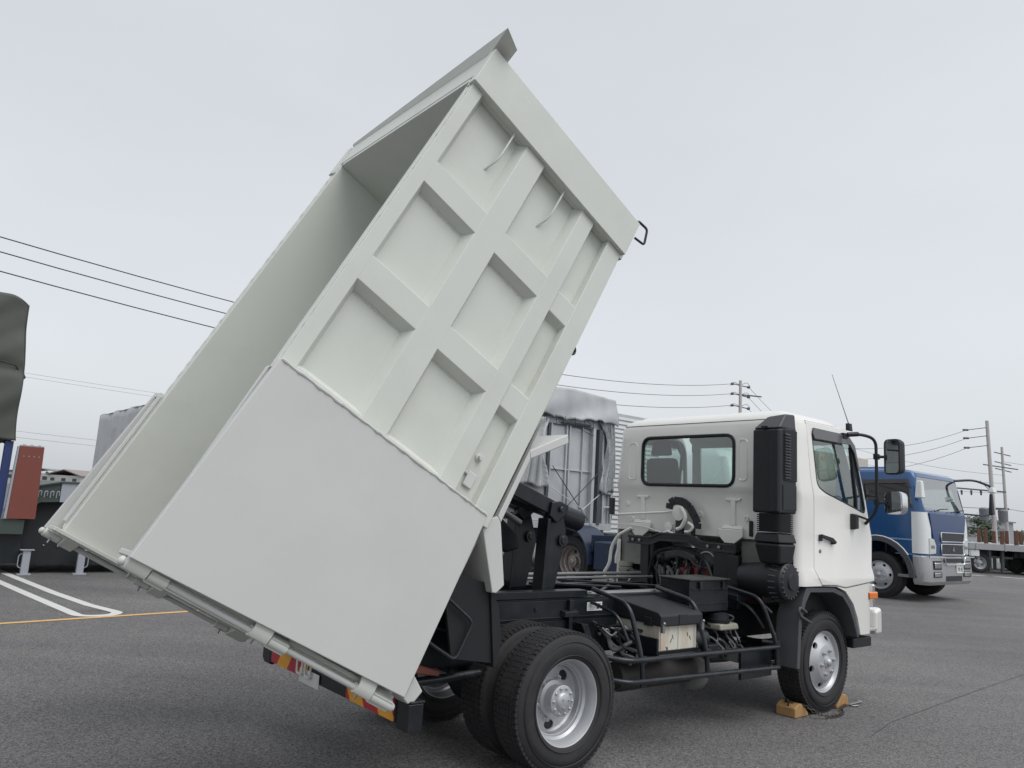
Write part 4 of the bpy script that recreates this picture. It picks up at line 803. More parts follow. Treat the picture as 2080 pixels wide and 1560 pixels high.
strip('bay_line', [(4.5, 22), (5.5, 8.2)], .15, WPT)
strip('pavement_joint', [(3.2, -1.72), (3.9, -1.58), (6, -1.45), (8.44, -1.33), (14, -1.0)], .007, mat('joint_tar', (.062, .062, .064), .7), .004)
def wlot(x, y):   # world position back to lot coordinates
    a, b = x - TX, y - TY; return (a * CY + b * SY, -a * SY + b * CY - 1.08)
for k, (a, b) in enumerate((((19.5, 39.3), (32, 36.2)), ((19, 37.0), (30, 32.2)), ((16, 36.2), (32, 34.5)))): strip('bay_line', [wlot(*a), wlot(*b)], .16, WPT)

# ------------------------------------------------------------------ blue lorry cab across the lot
BLU = mat('blue_metallic', (.011, .075, .215), .2, metal=.1, var=.06, coat=.6); BLU2 = mat('pale_blue_line', (.18, .30, .48), .35)
NAV = mat('navy_steel', (.014, .026, .058), .4, var=.2, dirt=(.05, .05, .05), dirt_amt=.3, dscale=4); WHT = mat('white_panel', (.72, .74, .74), .3, coat=.3)
BGE = mat('beige_box', (.50, .46, .40), .5)
BT = thing('lorry', 'blue lorry with white corner panels and chrome bumper parked beside the white cab', 'truck', (18.93, 3.6, 0), -pi / 2)
def sp(mb, name, m, bev=.01, par=None, sm=40): return mb.build(name, m, par or BT, sm, bev)
bl_ = [(z, -2.5, f, hw, .15, .22) for z, f, hw in ((.62, .0, 1.5), (1.2, .0, 1.5), (1.9, -.0, 1.5), (2.4, -.04, 1.5), (2.9, -.14, 1.48), (3.25, -.22, 1.46), (3.42, -.30, 1.44), (3.49, -.42, 1.38), (3.53, -.62, 1.26))]
bc = loft(bl_, 0).build('cab', BLU, BT)
bin_ = loft([(z if 0 < i < len(bl_) - 1 else (.5 if i == 0 else z - .05), *r) for i, (z, *r) in enumerate(bl_)], 0, off=.05)
swin = [(v.x, v.y) for v in fillet([(-1.62, 3.12, 0), (-.42, 3.17, 0), (-.27, 2.46, 0), (-.75, 2.50, 0), (-1.62, 2.66, 0)], .08, 4, True)]
fwin = rrect(-1.34, 1.34, 2.42, 3.32, .12)
warch = [(-1.22 + .86 * cos(t), .63 + .93 * sin(t)) for t in [pi * i / 16 for i in range(17)]] + [(-2.08, .2), (-.36, .2)]
boolean(bc, [bin_, MB().prism(swin, 'y', -2, 2), MB().prism(fwin, 'x', -.6, 1), MB().prism(warch, 'y', -2, 2)], smooth=28)
sp(MB().box(-2.4, -.1, -1.4, 1.4, 1.55, 1.6), 'cab_floor', BLK, 0)
sp(MB().prism(fwin, 'x', 0, .01).map(lambda v: (v.x + interp([(2.4, -.04), (2.9, -.14), (3.25, -.22), (3.42, -.30)], v.z) - .03, v.y, v.z)), 'windscreen', GLW, 0)
for y in (-1, 1):
    sp(MB().prism(grow(swin, .02), 'y', 0, .008).map(lambda v: (v.x, y * (1.475 - .06 * max(0, v.z - 2.4)) + v.y * .5, v.z)), 'side_window', GLD, 0)
    sp(MB().prism([(-1.64, 3.08), (-1.64, 3.20), (-.40, 3.24), (-.30, 3.0), (-.36, 2.98), (-.45, 3.12)], 'y', 0, .02).map(lambda v: (v.x, y * (1.51 - .045 * max(0, v.z - 2.4) + v.y), v.z)), 'rain_visor', mat('smoked_visor_blue', (.06, .055, .065), .2), .004)
    sp(MB().box(-2.3, -.25, y * 1.505 - .006, y * 1.505 + .006, 1.60, 1.64), 'side_line', BLU2, 0); sp(MB().box(-.75, -.24, y * 1.505 - .006, y * 1.505 + .006, 1.225, 1.245), 'side_line', BLU2, 0)
    ar = [(-1.22 + .99 * cos(t), .63 + 1.04 * sin(t)) for t in [pi * (.0 + i / 16) for i in range(17)]]; ai = [(-1.22 + .84 * cos(t), .63 + .9 * sin(t)) for t in [pi * (1 - i / 16) for i in range(17)]]
    F = sp(MB().prism(ar + ai, 'y', y * 1.56 - .06, y * 1.56 + .0), 'wheel_arch', FLR, .01)
    sp(MB().tube([(a, y * 1.575, b) for a, b in ar[3:15]], .022, 6), 'arch_trim', WHT, 0, F)
    cpn = loft([(z, -2.4, f + .012, hw + .012, .15, .22) for z, f, hw in ((1.27, .0, 1.5), (1.9, -.0, 1.5), (2.36, -.03, 1.5))], 0).build('corner_panel', WHT, BT)
    boolean(cpn, [MB().box(-.32, .3, min(y * 1.12, y * 1.7), max(y * 1.12, y * 1.7), 1.0, 2.5)], 'INTERSECT')
    sp(MB().prism([(y * .90, 1.28), (y * 1.28, 1.26), (y * 1.28, 1.70), (y * 1.0, 1.66), (y * .88, 1.5)], 'x', .0, .045), 'headlamp', mat('lamp_white', (.62, .64, .62), .12, coat=.5), .02)
    sp(MB().box(.045, .055, min(y * 1.0, y * 1.22), max(y * 1.0, y * 1.22), 1.42, 1.50), 'lamp_reflector', STL, .004)
    for (z0, z1, nm) in ((.86, 1.10, 'headlight'), (.66, .82, 'fog_light')):
        L_ = sp(MB().box(.085, .10, y * .98 - .27, y * .98 + .27, z0, z1), nm + '_recess', BLK, .03)
        sp(MB().frus(-.24, .24, -.015, .0, -.09, .09, .02, 'y').map(lambda v: (.115 - v.y, y * .98 + v.x, (z0 + z1) / 2 + v.z * (z1 - z0) / .25)), nm, CHR, .02, L_)
    sp(MB().box(-.28, -.24, y * 1.5 - .012, y * 1.5 + .02, 1.33, 1.50), 'side_indicator', WHT, .02)
    sp(MB().box(-.7, -.2, y * 1.5 - .03, y * 1.5 + .01, .62, .70), 'cab_step', STL, .01)
bmp = loft([(.46, -.7, .02, 1.47, .1, .2), (.55, -.75, .09, 1.53, .1, .25), (.8, -.8, .10, 1.53, .1, .25), (1.19, -.8, .08, 1.53, .1, .25), (1.22, -.75, .03, 1.5, .1, .22)], 0).build('bumper', mat('bumper_grey', (.50, .50, .51), .22, metal=.55), BT, 30)
boolean(bmp, [MB().box(-2, -.3, -3, 3, .2, 1.5), MB().prism(warch, 'y', -3, 3)])
sp(MB().box(.09, .105, -.55, .75, 1.05, 1.17), 'bumper_grille', BLK, .01); sp(MB().box(.09, .105, -.45, .62, .56, .70), 'lower_grille', BLK, .03)
sp(MB().tube(fillet([(.11, -1.5, 1.20), (.13, -.6, 1.20), (.13, -.5, 1.0), (.13, .7, 1.0), (.13, .8, 1.20), (.11, 1.5, 1.20)], .05), .018, 6), 'chrome_trim', CHR, 0)
HD = sp(MB().prism([(-.90, 1.25), (.90, 1.25), (1.05, 1.7), (1.24, 2.36), (-1.24, 2.36), (-1.10, 1.9), (-.98, 1.6)], 'x', -.02, .03), 'front_panel', mat('front_shaded_blue', (.010, .042, .14), .25, var=.05, coat=.2), .03)  # cab blue darkened here: the shade on the front is put into the colour
for (z0, z1) in ((1.62, 1.84), (1.27, 1.53)):
    G_ = sp(MB().box(.03, .042, -.55, .95, z0, z1), 'grille', mat('grille_dark', (.012, .014, .02), .35), .02)
    sp(MB().tube([(.05, a, b) for a, b in rrect(-.57, .97, z0 - .01, z1 + .01, .04, 4)], .016, 6, True), 'grille_surround', CHR, 0, G_)
    for k in range(3): sp(MB().box(.042, .05, -.52, .92, z0 + (z1 - z0) * (k + .6) / 3.4, z0 + (z1 - z0) * (k + .6) / 3.4 + .012), 'grille_bar', BLK2, 0, G_)
em = sp(MB().box(.044, .05, .19, .25, 1.38, 1.42), 'emblem', CHR, 0)
for k in range(3):
    a = pi / 2 + k * 2 * pi / 3; c_ = (.22 + .05 * cos(a), 1.40 + .05 * sin(a)); e1 = Vector((cos(a), sin(a))) * .05; e2 = Vector((-sin(a), cos(a))) * .029
    sp(MB().prism([(c_[0] + e.x, c_[1] + e.y) for e in (e1, e2, -e1, -e2)], 'x', .05, .062), 'emblem_diamond', CHR, 0, em)
PL = sp(MB().box(.105, .115, .22, .70, .77, 1.03), 'number_plate', mat('plate_white', (.75, .77, .74), .4), .008)
def text(body, size, par, loc, rot, m, name='lettering'):
    cu = bpy.data.curves.new(name, 'FONT'); cu.body = body; cu.size = size * S; cu.extrude = .002; cu.align_x = 'CENTER'; cu.align_y = 'CENTER'
    o = bpy.data.objects.new(name, cu); C.objects.link(o); dg = bpy.context.evaluated_depsgraph_get(); dg.update()
    me = bpy.data.meshes.new_from_object(o.evaluated_get(dg)); bpy.data.objects.remove(o); me.materials.clear(); me.materials.append(m)
    n = bpy.data.objects.new(name, me); C.objects.link(n); n.parent = par; n.location = Vector(loc) * S; n.rotation_euler = rot; return n
PGR = mat('plate_green', (.02, .10, .05), .5)
text('79-95', .17, PL, (.117, .46, .86), (pi / 2, 0, pi / 2), PGR); text('100', .06, PL, (.117, .50, .985), (pi / 2, 0, pi / 2), PGR)
for y in (-1, 1): wheel(BT, (-1.22, y * 1.46, .62), y, 'front', .3, 1.25)
for x in (-6.6, -8.1):
    for y in (-1, 1): wheel(BT, (x, y * 1.46, .62), y, 'rear', .3, 1.25)
sp(MB().box(-11, -1.0, -.55, -.42, .75, 1.1).box(-11, -1.0, .42, .55, .75, 1.1), 'chassis_rail', NAV, .006); sp(MB().cyl((-1.22, -1.3, .62), (-1.22, 1.3, .62), .09), 'front_axle', BLK, 0)
bx = sp(MB().box(-11.2, -2.9, -1.52, 1.52, 1.35, 4.05), 'cargo_box', BGE, .03); sp(MB().box(-2.93, -2.88, -1.45, -1.3, 3.78, 3.88), 'marker_lamp', ORA, .01, bx)
sp(MB().frus(-2.2, -1.0, -1.2, 1.2, 3.50, 3.6, .1), 'roof_pad', BLU, .03)
# wipers, mirrors
for y in (-.6, .5): sp(MB().tube([(.03, y - .3, 2.40), (.05, y, 2.47), (.045, y + .55, 2.50)], .014, 6), 'wiper', BLK, 0)
sp(MB().frus(-.14, .06, -1.72, -1.50, 2.72, 3.18, .03).xf(Matrix.Identity(4)), 'side_mirror', WHT, .03)
mf = sp(MB().tube(fillet([(-.45, 1.2, 3.34), (.1, 1.65, 3.42), (.35, 2.2, 3.28), (.38, 2.28, 3.12)], .2), .035, 8).tube(fillet([(-.2, 1.42, 2.42), (.25, 2.0, 2.40), (.38, 2.25, 2.46), (.38, 2.28, 2.6)], .15), .025, 8), 'mirror_arm', mat('mirror_arm_black', (.03, .025, .05), .35), 0)
sp(MB().frus(.30, .42, 2.14, 2.34, 2.45, 3.05, .03), 'mirror_housing', PLA, .04, mf); sp(MB().frus(.32, .5, 2.08, 2.36, 3.08, 3.24, .04), 'mirror_housing', WHT, .03, mf)
sp(MB().tube([Vector((-.45, -.7, 2.45)) + Vector((.1 * cos(t), .2 * sin(t), .16 * cos(t))) for t in [2 * pi * i / 20 for i in range(20)]], .016, 6, True), 'steering_wheel', TRIM, 0)
for y in (-.75, .75): sp(MB().frus(-1.7, -1.2, y - .3, y + .3, 1.9, 2.15, .03).hexa([(-1.75, y - .28, 2.1), (-1.6, y - .28, 2.1), (-1.6, y + .28, 2.1), (-1.75, y + .28, 2.1), (-1.85, y - .2, 3.0), (-1.72, y - .2, 3.0), (-1.72, y + .2, 3.0), (-1.85, y + .2, 3.0)]), 'seat', TRIM, .04)
sp(MB().prism([(-.2, 1.8), (-.2, 2.36), (-.5, 2.42), (-.62, 2.2), (-.6, 1.8)], 'y', -1.35, 1.35), 'dashboard', TRIM, .02); sp(MB().box(-2.42, -2.38, -1.38, 1.38, 1.6, 3.3), 'rear_lining', INT, 0)

# ------------------------------------------------------------------ grey-tarped trailer behind the bed, and the navy tractor it sits on
TAR = mat('grey_tarpaulin', (.415, .425, .435), .42, var=.08, vs_=2.5, bump=.15, bs=5, dirt=(.24, .25, .27), dirt_amt=.35, dscale=2)
SIL = mat('silver_paint', (.485, .50, .515), .4, metal=.25, var=.05, dirt=(.25, .26, .27), dirt_amt=.4, dscale=2); GRD = mat('grey_steel_dark', (.07, .08, .09), .5, var=.2)
ROPE = mat('rope_white', (.55, .55, .53), .8); CABL = mat('cable_dark', (.03, .03, .035), .6)
GT = thing('tarped_trailer', 'trailer end under a loose silver grey tarpaulin with crossed cables', 'trailer', (10.30, 9.8, 0))
def gp(mb, name, m, bev=.01, par=None, sm=40): return mb.build(name, m, par or GT, sm, bev)
rn = random.Random(11)
def sheet(P, nu, nv):   # P(u, v) -> point; a cloth surface with thickness given by solidify
    mb = MB(); vs_ = [P(i / nu, j / nv) for j in range(nv + 1) for i in range(nu + 1)]
    return mb.add(vs_, [(j * (nu + 1) + i, j * (nu + 1) + i + 1, (j + 1) * (nu + 1) + i + 1, (j + 1) * (nu + 1) + i) for j in range(nv) for i in range(nu)])
def cloth(mb, name, m, par):
    o = mb.build(name, m, par, 80); k = o.modifiers.new('thick', 'SOLIDIFY'); k.thickness = .012; return o
ph = [rn.uniform(0, 6) for _ in range(8)]
def fold(u, k=1.): return (.030 * sin(17 * u + ph[0]) + .022 * sin(31 * u + ph[1]) + .016 * abs(sin(9 * u + ph[2])) + .012 * sin(61 * u + ph[3])) * k
def hood(u, v):
    x = -1.72 + 3.44 * u; zt = 5.06 + .10 * (1 - abs(2 * u - 1)); zb = 4.30 + .05 * abs(sin(u * 22)) + .04 * sin(u * 9 + 1)
    return (x, -.03 - .10 * v - fold(u, 1.0) * v ** .7 + .05 * sin(v * 5 + u * 8) * v, zt + (zb - zt) * v)
HDT = cloth(sheet(hood, 90, 14), 'tarpaulin_front', TAR, GT)
cloth(sheet(lambda u, v: (-1.72 + 3.44 * u, -.03 + 10 * v, 5.06 + .10 * (1 - abs(2 * u - 1)) + .02 * sin(v * 40)), 16, 40), 'tarpaulin_roof', TAR, GT)
for sg in (-1, 1): cloth(sheet(lambda u, v: (sg * (1.72 + fold(u * 3, .8) * v), -.03 + 10 * u, 5.06 + (1.7 - 5.06) * v + .03 * sin(u * 60) * v), 90, 10), 'tarpaulin_side', TAR, GT)
def drape(x0, x1, zt, zb, ck):
    def P(u, v):
        pin = 1 - ck * sin(pi * v) ** 2 * .55 - ck * .25 * sin(pi * min(1, v * 2.2)) ** 2
        x = x0 + (x1 - x0) * u * pin; return (x, -.02 - .06 * sin(pi * u) - fold(u * 1.4 + v * .5, 1.3) * (.4 + v) - .05 * sin(9 * v + 5 * u) * u, zt + (zb - zt) * v + .05 * sin(u * 7))
    return P
cloth(sheet(drape(1.74, 1.12, 4.42, 2.40, .75), 36, 30), 'tarpaulin_drape', TAR, GT)
cloth(sheet(drape(-1.74, -.78, 4.30, 2.45, .35), 40, 30), 'tarpaulin_drape', TAR, GT)
gp(MB().box(-1.68, 1.68, .08, .14, 1.55, 4.6), 'bulkhead', SIL, .005)
for x, w_, m in ((-.78, .06, GRD), (-.69, .05, SIL), (-.12, .05, SIL), (.0, .05, SIL), (.50, .04, SIL), (.83, .11, SIL), (1.08, .12, GRD), (1.30, .07, SIL), (1.6, .07, SIL)):
    gp(MB().box(x, x + w_, -.06 if w_ > .1 else .02, .079, 1.5, 4.15 if abs(x) < 1.2 else 4.5), 'post', m, .006)
for z in (2.92, 4.12): gp(MB().box(-.66, .82, .03, .077, z, z + .03), 'rail', GRD if z > 4 else SIL, .004)
gp(MB().box(-.3, .75, -.02, .02, 4.18, 4.24), 'roller', GRD, .006)
for a, b, m, r_ in (((-.65, -.05, 3.0), (.72, -.08, 1.62), CABL, .012), ((1.1, -.08, 2.95), (-.1, -.08, 1.95), CABL, .012), ((-.7, -.04, 2.45), (.5, -.1, 1.9), ROPE, .012), ((.5, -.1, 1.9), (1.2, -.05, 2.35), ROPE, .012), ((-.2, -.06, 4.2), (.25, -.1, 4.42), CABL, .008), ((.75, -.06, 4.2), (.4, -.1, 4.45), CABL, .008), ((-.2, -.06, 4.2), (1.2, -.05, 3.85), CABL, .008), ((-.3, -.05, 4.14), (.8, -.07, 4.16), CABL, .014)):
    gp(MB().tube([a, b], r_, 6), 'lashing_cable', m, 0)
for i in range(9):
    x = -1.4 + 2.8 * i / 8; gp(MB().tube([(x, -.15, 4.36), (x + .06, -.12, 4.12)], .008, 5), 'tarpaulin_tie', CABL, 0, HDT)
gp(MB().box(-1.7, 1.7, -.04, 10, 1.36, 1.54), 'deck', SIL, .01)
gp(MB().box(-.6, .62, -.07, -.045, 1.40, 1.72), 'connector_panel', SIL, .02)
for x in (1.3, 1.64): gp(MB().box(x, x + .05, -.05, .0, 1.55, 2.42), 'frame_post', SIL, .004)
gp(MB().box(1.35, 1.64, -.045, -.005, 1.98, 2.03), 'frame_rail', SIL, .004); gp(MB().box(1.35, 1.64, -.045, -.005, 2.36, 2.42), 'frame_rail', SIL, .004)
gp(MB().box(-1.2, 1.2, .3, 10, .95, 1.355), 'trailer_chassis', NAV, .01)
for y in (8.0, 9.3):
    for sg in (-1, 1): o = wheel(GT, (sg * 1.62, y, .62), -1, 'rear', .2, 1.25); o.rotation_euler = (0, 0, -pi / 2 if sg < 0 else pi / 2)
TU = thing('tractor_unit', 'navy blue tractor chassis with a weathered wheel under the grey trailer', 'truck', (10.30, 9.0, 0))
def tp(mb, name, m, bev=.01, par=None, sm=40): return mb.build(name, m, par or TU, sm, bev)
for x in (-.5, .38): tp(MB().box(x, x + .12, -5.2, 1.0, .85, 1.15), 'chassis_rail', NAV, .006)
for sg in (-1, 1):
    o = wheel(TU, (sg * 1.36, -.82, .66), -1, 'rear', .9, 1.22); o.rotation_euler = (0, .4, -pi / 2 if sg < 0 else pi / 2)
    o2 = wheel(TU, (sg * 1.42, -4.4, .64), -1, 'front', .9, 1.22); o2.rotation_euler = (0, .4, -pi / 2 if sg < 0 else pi / 2)
    for q in [c for c in o.children] + [o]:
        if q.name.startswith('wheel') or q.name.startswith('hub'): 
            q.data = q.data.copy(); q.data.materials[0] = RIMW
    ar = [(-.82 + .86 * cos(t), .66 + .86 * sin(t)) for t in [pi * i / 18 for i in range(19)]]; ai = [(-.82 + .82 * cos(t), .66 + .82 * sin(t)) for t in [pi * (1 - i / 18) for i in range(19)]]
    tp(MB().prism(ar + ai, 'x', min(sg * .8, sg * 1.62), max(sg * .8, sg * 1.62)), 'rear_mudguard', NAV, .006)
    tp(MB().box(min(sg * .9, sg * 1.55), max(sg * .9, sg * 1.55), -3.3, -1.75, .55, 1.2), 'side_tank', NAV, .04)
tp(MB().box(-1.5, 1.5, -1.68, -1.62, .95, 1.33), 'cross_panel', NAV, .01); tp(MB().box(-.3, .3, -1.0, -.6, 1.15, 1.34), 'fifth_wheel', BLK, .02)
tc_ = loft([(.7, -5.4, -3.35, 1.5, .2, .2), (2.4, -5.4, -3.35, 1.5, .2, .2), (3.1, -5.2, -3.35, 1.44, .2, .2), (3.25, -5.0, -3.45, 1.3, .2, .2)], 0, 5)
tc_.map(lambda v: (-v.y, v.x, v.z)); tcab = tp(tc_, 'cab', WHT, .0)
tp(MB().box(-1.2, 1.2, -5.33, -5.29, 2.45, 3.0), 'windscreen', GLD, .01)
for k in range(14): tp(MB().box(-1.3, 1.3, -3.35, -3.32, 1.35 + .12 * k, 1.41 + .12 * k), 'louvre', SIL, .004, tcab)

# silver slatted van beyond
VN = thing('slatted_van', 'silver van body with horizontal ribbed slats behind the white cab', 'van', (14.0, 10.5, 0))
def vp(mb, name, m, bev=.01, par=None): return mb.build(name, m, par or VN, 40, bev)
vb = vp(MB().box(-1.55, 1.75, .0, 9, 1.2, 4.85), 'cargo_box', SIL, .02)
for k in range(26): vp(MB().box(-1.56, 1.76, -.03, .0, 1.28 + .135 * k, 1.36 + .135 * k), 'slat', WHT, .006, vb)
vp(MB().box(-.6, .6, -.0, 9, .8, 1.19), 'chassis', BLK, .01)
for y in (1.2, 7.5):
    for sg in (-1, 1): o = wheel(VN, (sg * 1.5, y, .6), -1, 'rear', .2, 1.2); o.rotation_euler = (0, 0, -pi / 2 if sg < 0 else pi / 2)

# ------------------------------------------------------------------ left: low-loader with a tarped load and a red end board
DGR = mat('dark_green_steel', (.050, .070, .062), .45, var=.15, dirt=(.03, .03, .03), dirt_amt=.4, dscale=4); OLV = mat('olive_tarpaulin', (.080, .084, .076), .6, var=.12, vs_=2, bump=.2, bs=4, dirt=(.08, .082, .075), dirt_amt=.35, dscale=3)
REDP = mat('red_board', (.19, .05, .036), .55, var=.12, dirt=(.1, .04, .03), dirt_amt=.4, dscale=3); BLUF = mat('blue_frame', (.02, .04, .14), .4, var=.2); GRP = mat('pale_grey_plate', (.33, .35, .39), .5, var=.05)
LT = thing('low_loader_trailer', 'dark green low loader trailer with a curved gooseneck on two grey jack legs', 'trailer', (-1.2, 12.5, 0))
def lp(mb, name, m, bev=.008, par=None): return mb.build(name, m, par or LT, 40, bev)
gn = [(-.60, 1.10), (-.545, 1.42), (-.50, 1.58), (-.42, 1.70), (.02, 1.80), (.02, 1.42), (-.30, 1.40), (-.42, 1.30), (-.50, 1.05)]
GN = lp(MB().prism(gn, 'y', .03, .12), 'gooseneck', DGR)
lp(MB().prism([(-.62, 1.09), (-.565, 1.44), (-.52, 1.60), (-.43, 1.73), (.02, 1.835), (2.6, 1.86), (2.6, 1.82), (.02, 1.80), (-.42, 1.70), (-.5, 1.58), (-.545, 1.42), (-.60, 1.10)], 'y', -.03, 2.6), 'top_plate', DGR, .004)
lp(MB().box(.025, 2.6, .0, 2.6, 1.42, 1.82), 'front_plate', GRP, .006)
for k in range(4):
    x = -.36 + .105 * k; lp(MB().tube(fillet([(x, .0, 1.50), (x, -.02, 1.62), (x + .05, -.02, 1.63), (x + .05, .0, 1.54)], .02), .010, 6), 'lashing_ring', GRP, 0)
lp(MB().lathe([(.05, .0), (.05, .03), (.02, .02), (0, .02)], (-.47, .0, 1.42), 'y', 14), 'boss', DGR, 0)
lp(MB().box(-9, -.52, .0, 2.6, .77, 1.06), 'low_deck', DGR); lp(MB().box(-9, -.5, .15, 2.55, .20, .77), 'chassis', BLK)
lp(MB().box(-.50, 2.5, .25, 2.3, .17, 1.41), 'front_housing', RUBF)  # black housing; bottom carried low to stand in for the shade beneath
for k, x in enumerate((-.1, .15, .4)): lp(MB().ball((x, .24, .55 - .02 * k), .02), 'rivet', STL, 0)
for x in (-.40, .56):
    L_ = lp(MB().box(x - .065, x + .065, -.05, .06, .02, .47), 'jack_leg', GRP, .006); lp(MB().box(x - .12, x + .12, -.08, .1, .0, .025), 'foot_plate', GRP, .004, L_); lp(MB().box(x - .12, x + .12, -.08, .08, .47, .485), 'leg_cap', GRP, .003, L_)
    s_ = -1 if x < 0 else 1; lp(MB().tube(fillet([(x + s_ * .06, -.02, .42), (x + s_ * .13, -.02, .38), (x + s_ * .13, -.02, .16), (x + s_ * .06, -.02, .13)], .04), .009, 6), 'leg_handle', GRP, 0, L_)
for y in (.6, 2.0):
    for x in (-6.5, -7.9): wheel(LT, (x, y - .55, .5), -1 if y < 1 else 1, 'rear', .3, 1.0)
RB = thing('end_board', 'rust red end board standing upright on the low loader deck', 'board', (-1.80, 12.44, 0))
MB().prism([(-.235, 1.07), (.245, 1.07), (.215, 2.475), (-.20, 2.475)], 'y', .0, .09).build('board', REDP, RB, 40, .006)
MB().prism([(-.285, 1.07), (-.238, 1.07), (-.205, 2.47), (-.235, 2.47)], 'y', .0, .09).build('edge_strip', GRP, RB, 40, .004)
MB().box(-.20, .215, .02, .07, 2.478, 2.497).build('top_strip', GRP, RB, 40, .003)
for k in range(4): MB().lathe([(.012, 0), (.01, -.012), (0, -.013)], (-.11 + .085 * k, 0, 2.28), 'y', 8).build('rivet', GRP, RB, 40)
for k in range(3): MB().frus(-.15 + .13 * k, -.10 + .13 * k, .02, .07, 2.497, 2.515, .005).build('bracket', GRP, RB, 40)
LD_ = thing('tarped_load', 'tall load under a dark olive tarpaulin on a blue frame at the left edge', 'load', (-2.3, 12.5, 0))
def olive(u, v):
    # u across: front face then round the right-hand corner, v down
    x = -5 + 5.07 * u; z = 5.43 - 2.88 * v; edge = -.14 * v + .02 * sin(v * 9)
    k = fold(u * .9 + v * .55, .8) + .06 * math.exp(-((v - .50) / .05) ** 2) - .05 * max(0, 1 - abs(v - .5) * 3) * (u ** 6)
    zt = z - (.16 * max(0, (u - .93) / .07) ** 2) * (1 - v) + .04 * sin(u * 9) * v
    return (x - edge * u, .0 - .05 * sin(pi * v) + k * .8 - .02, zt)
OL = cloth(sheet(olive, 120, 60), 'tarpaulin_front', OLV, LD_)
cloth(sheet(lambda u, v: (olive(1, v)[0] + .006 * sin(u * 20 + v * 7), olive(1, v)[1] + 3.2 * u, olive(1, v)[2] + .02 * sin(u * 11)), 30, 40), 'tarpaulin_side', OLV, LD_)
cloth(sheet(lambda u, v: (olive(u, 0)[0], olive(u, 0)[1] + 3.2 * v, olive(u, 0)[2] + .05 * sin(v * 3)), 40, 10), 'tarpaulin_top', OLV, LD_)
MB().tube([(-2, -.12, 4.22), (-.6, -.13, 4.13), (.0, -.10, 4.03), (.14, .0, 3.88)], .014, 6).build('rope', CABL, LD_, 40)
MB().tube([(.16, .0, 3.90), (.20, -.02, 3.82), (.17, .0, 3.78)], .018, 6).build('rope_knot', mat('rope_brown', (.12, .05, .03), .8), LD_, 40)
for x in (.13, -.10, -1.6, -3.2): MB().box(x - .07, x + .07, .05, .2, 1.15, 2.56).build('frame_post', BLUF, LD_, 40, .006)
MB().box(-4.8, .19, .04, .22, 1.07, 1.16).build('frame_rail', BLUF, LD_, 40, .006); MB().box(-4.8, .10, .25, 3.1, 1.07, 5.3).map(lambda v: (v.x - .12, v.y, v.z)).build('inner_load', BLUF, LD_, 40, .01)
# far tarped lorry
FL = thing('tarped_lorry', 'distant lorry body under a faded grey tarpaulin left of the tipped bed', 'truck', (4.4, 19, 0))
cloth(sheet(lambda u, v: (-1.5 - .04 * v + fold(u * 2, .5), 12.3 - 12.3 * u, 4.7 + (1.5 - 4.7) * v + .04 * sin(u * 30)), 60, 12), 'tarpaulin_side', TAR, FL)
cloth(sheet(lambda u, v: (-1.5 + 3.0 * v, 12.3 - 12.3 * u, 4.7 + .12 * (1 - abs(2 * v - 1))), 20, 6), 'tarpaulin_roof', TAR, FL)
for yy, nm in ((.0, 'tarpaulin_end'), (12.3, 'tarpaulin_end')): cloth(sheet(lambda u, v: (-1.5 + 3 * u, yy + fold(u, .5), 4.7 + .12 * (1 - abs(2 * u - 1)) + (1.5 - 4.7) * v), 20, 8), nm, TAR, FL)
MB().box(-1.45, 1.45, .05, 12.25, 1.0, 1.5).build('deck', NAV, FL, 40, .01); MB().box(-1.4, 1.4, .1, 12.2, 1.5, 4.6).build('inner_box', GRD, FL, 40, .01)
for y in (1.5, 9.5, 10.8):
    for sg in (-1, 1): o = wheel(FL, (sg * 1.46, y, .62), -1, 'rear', .2, 1.25); o.rotation_euler = (0, 0, -pi / 2 if sg < 0 else pi / 2)

# ------------------------------------------------------------------ distance
HWAL = mat('house_wall', (.46, .45, .44), .7, var=.05); ROOF = mat('grey_roof', (.25, .25, .26), .7, var=.08); ROOF2 = mat('brown_roof', (.27, .24, .22), .7, var=.1); WIN = mat('far_window', (.05, .055, .06), .2)
def house(pos, rot, w_, d_, h, rise, label, rm, nwin):
    o = thing('house', label, 'house', pos, rot, 'low houses beyond the lot', True)
    W_ = MB().box(-w_ / 2, w_ / 2, 0, d_, 0, h).build('wall', HWAL, o, 30)
    MB().prism([(-w_ / 2 - .5, h - .1), (0, h + rise), (w_ / 2 + .5, h - .1), (w_ / 2 + .5, h + .15), (0, h + rise + .25), (-w_ / 2 - .5, h + .15)], 'y', -.5, d_ + .5).build('roof', rm, o, 30)
    for i in range(nwin):
        x = -w_ / 2 + w_ * (i + .5) / nwin
        f = MB().box(x - .8, x + .8, -.06, -.0, h * .45, h * .78).build('window', HWAL, o, 30, .02); MB().box(x - .7, x + .7, -.08, -.061, h * .47, h * .76).build('pane', WIN, f, 30)
    return o
house((-139.5, 230, 0), .1, 20, 10, 3.6, 1.3, 'long low grey house just right of the red end board', ROOF, 6)
house((-127.5, 222, 0), -.2, 11, 9, 3.3, 1.5, 'small pale gabled house between the red end board and the bed', ROOF2, 3)
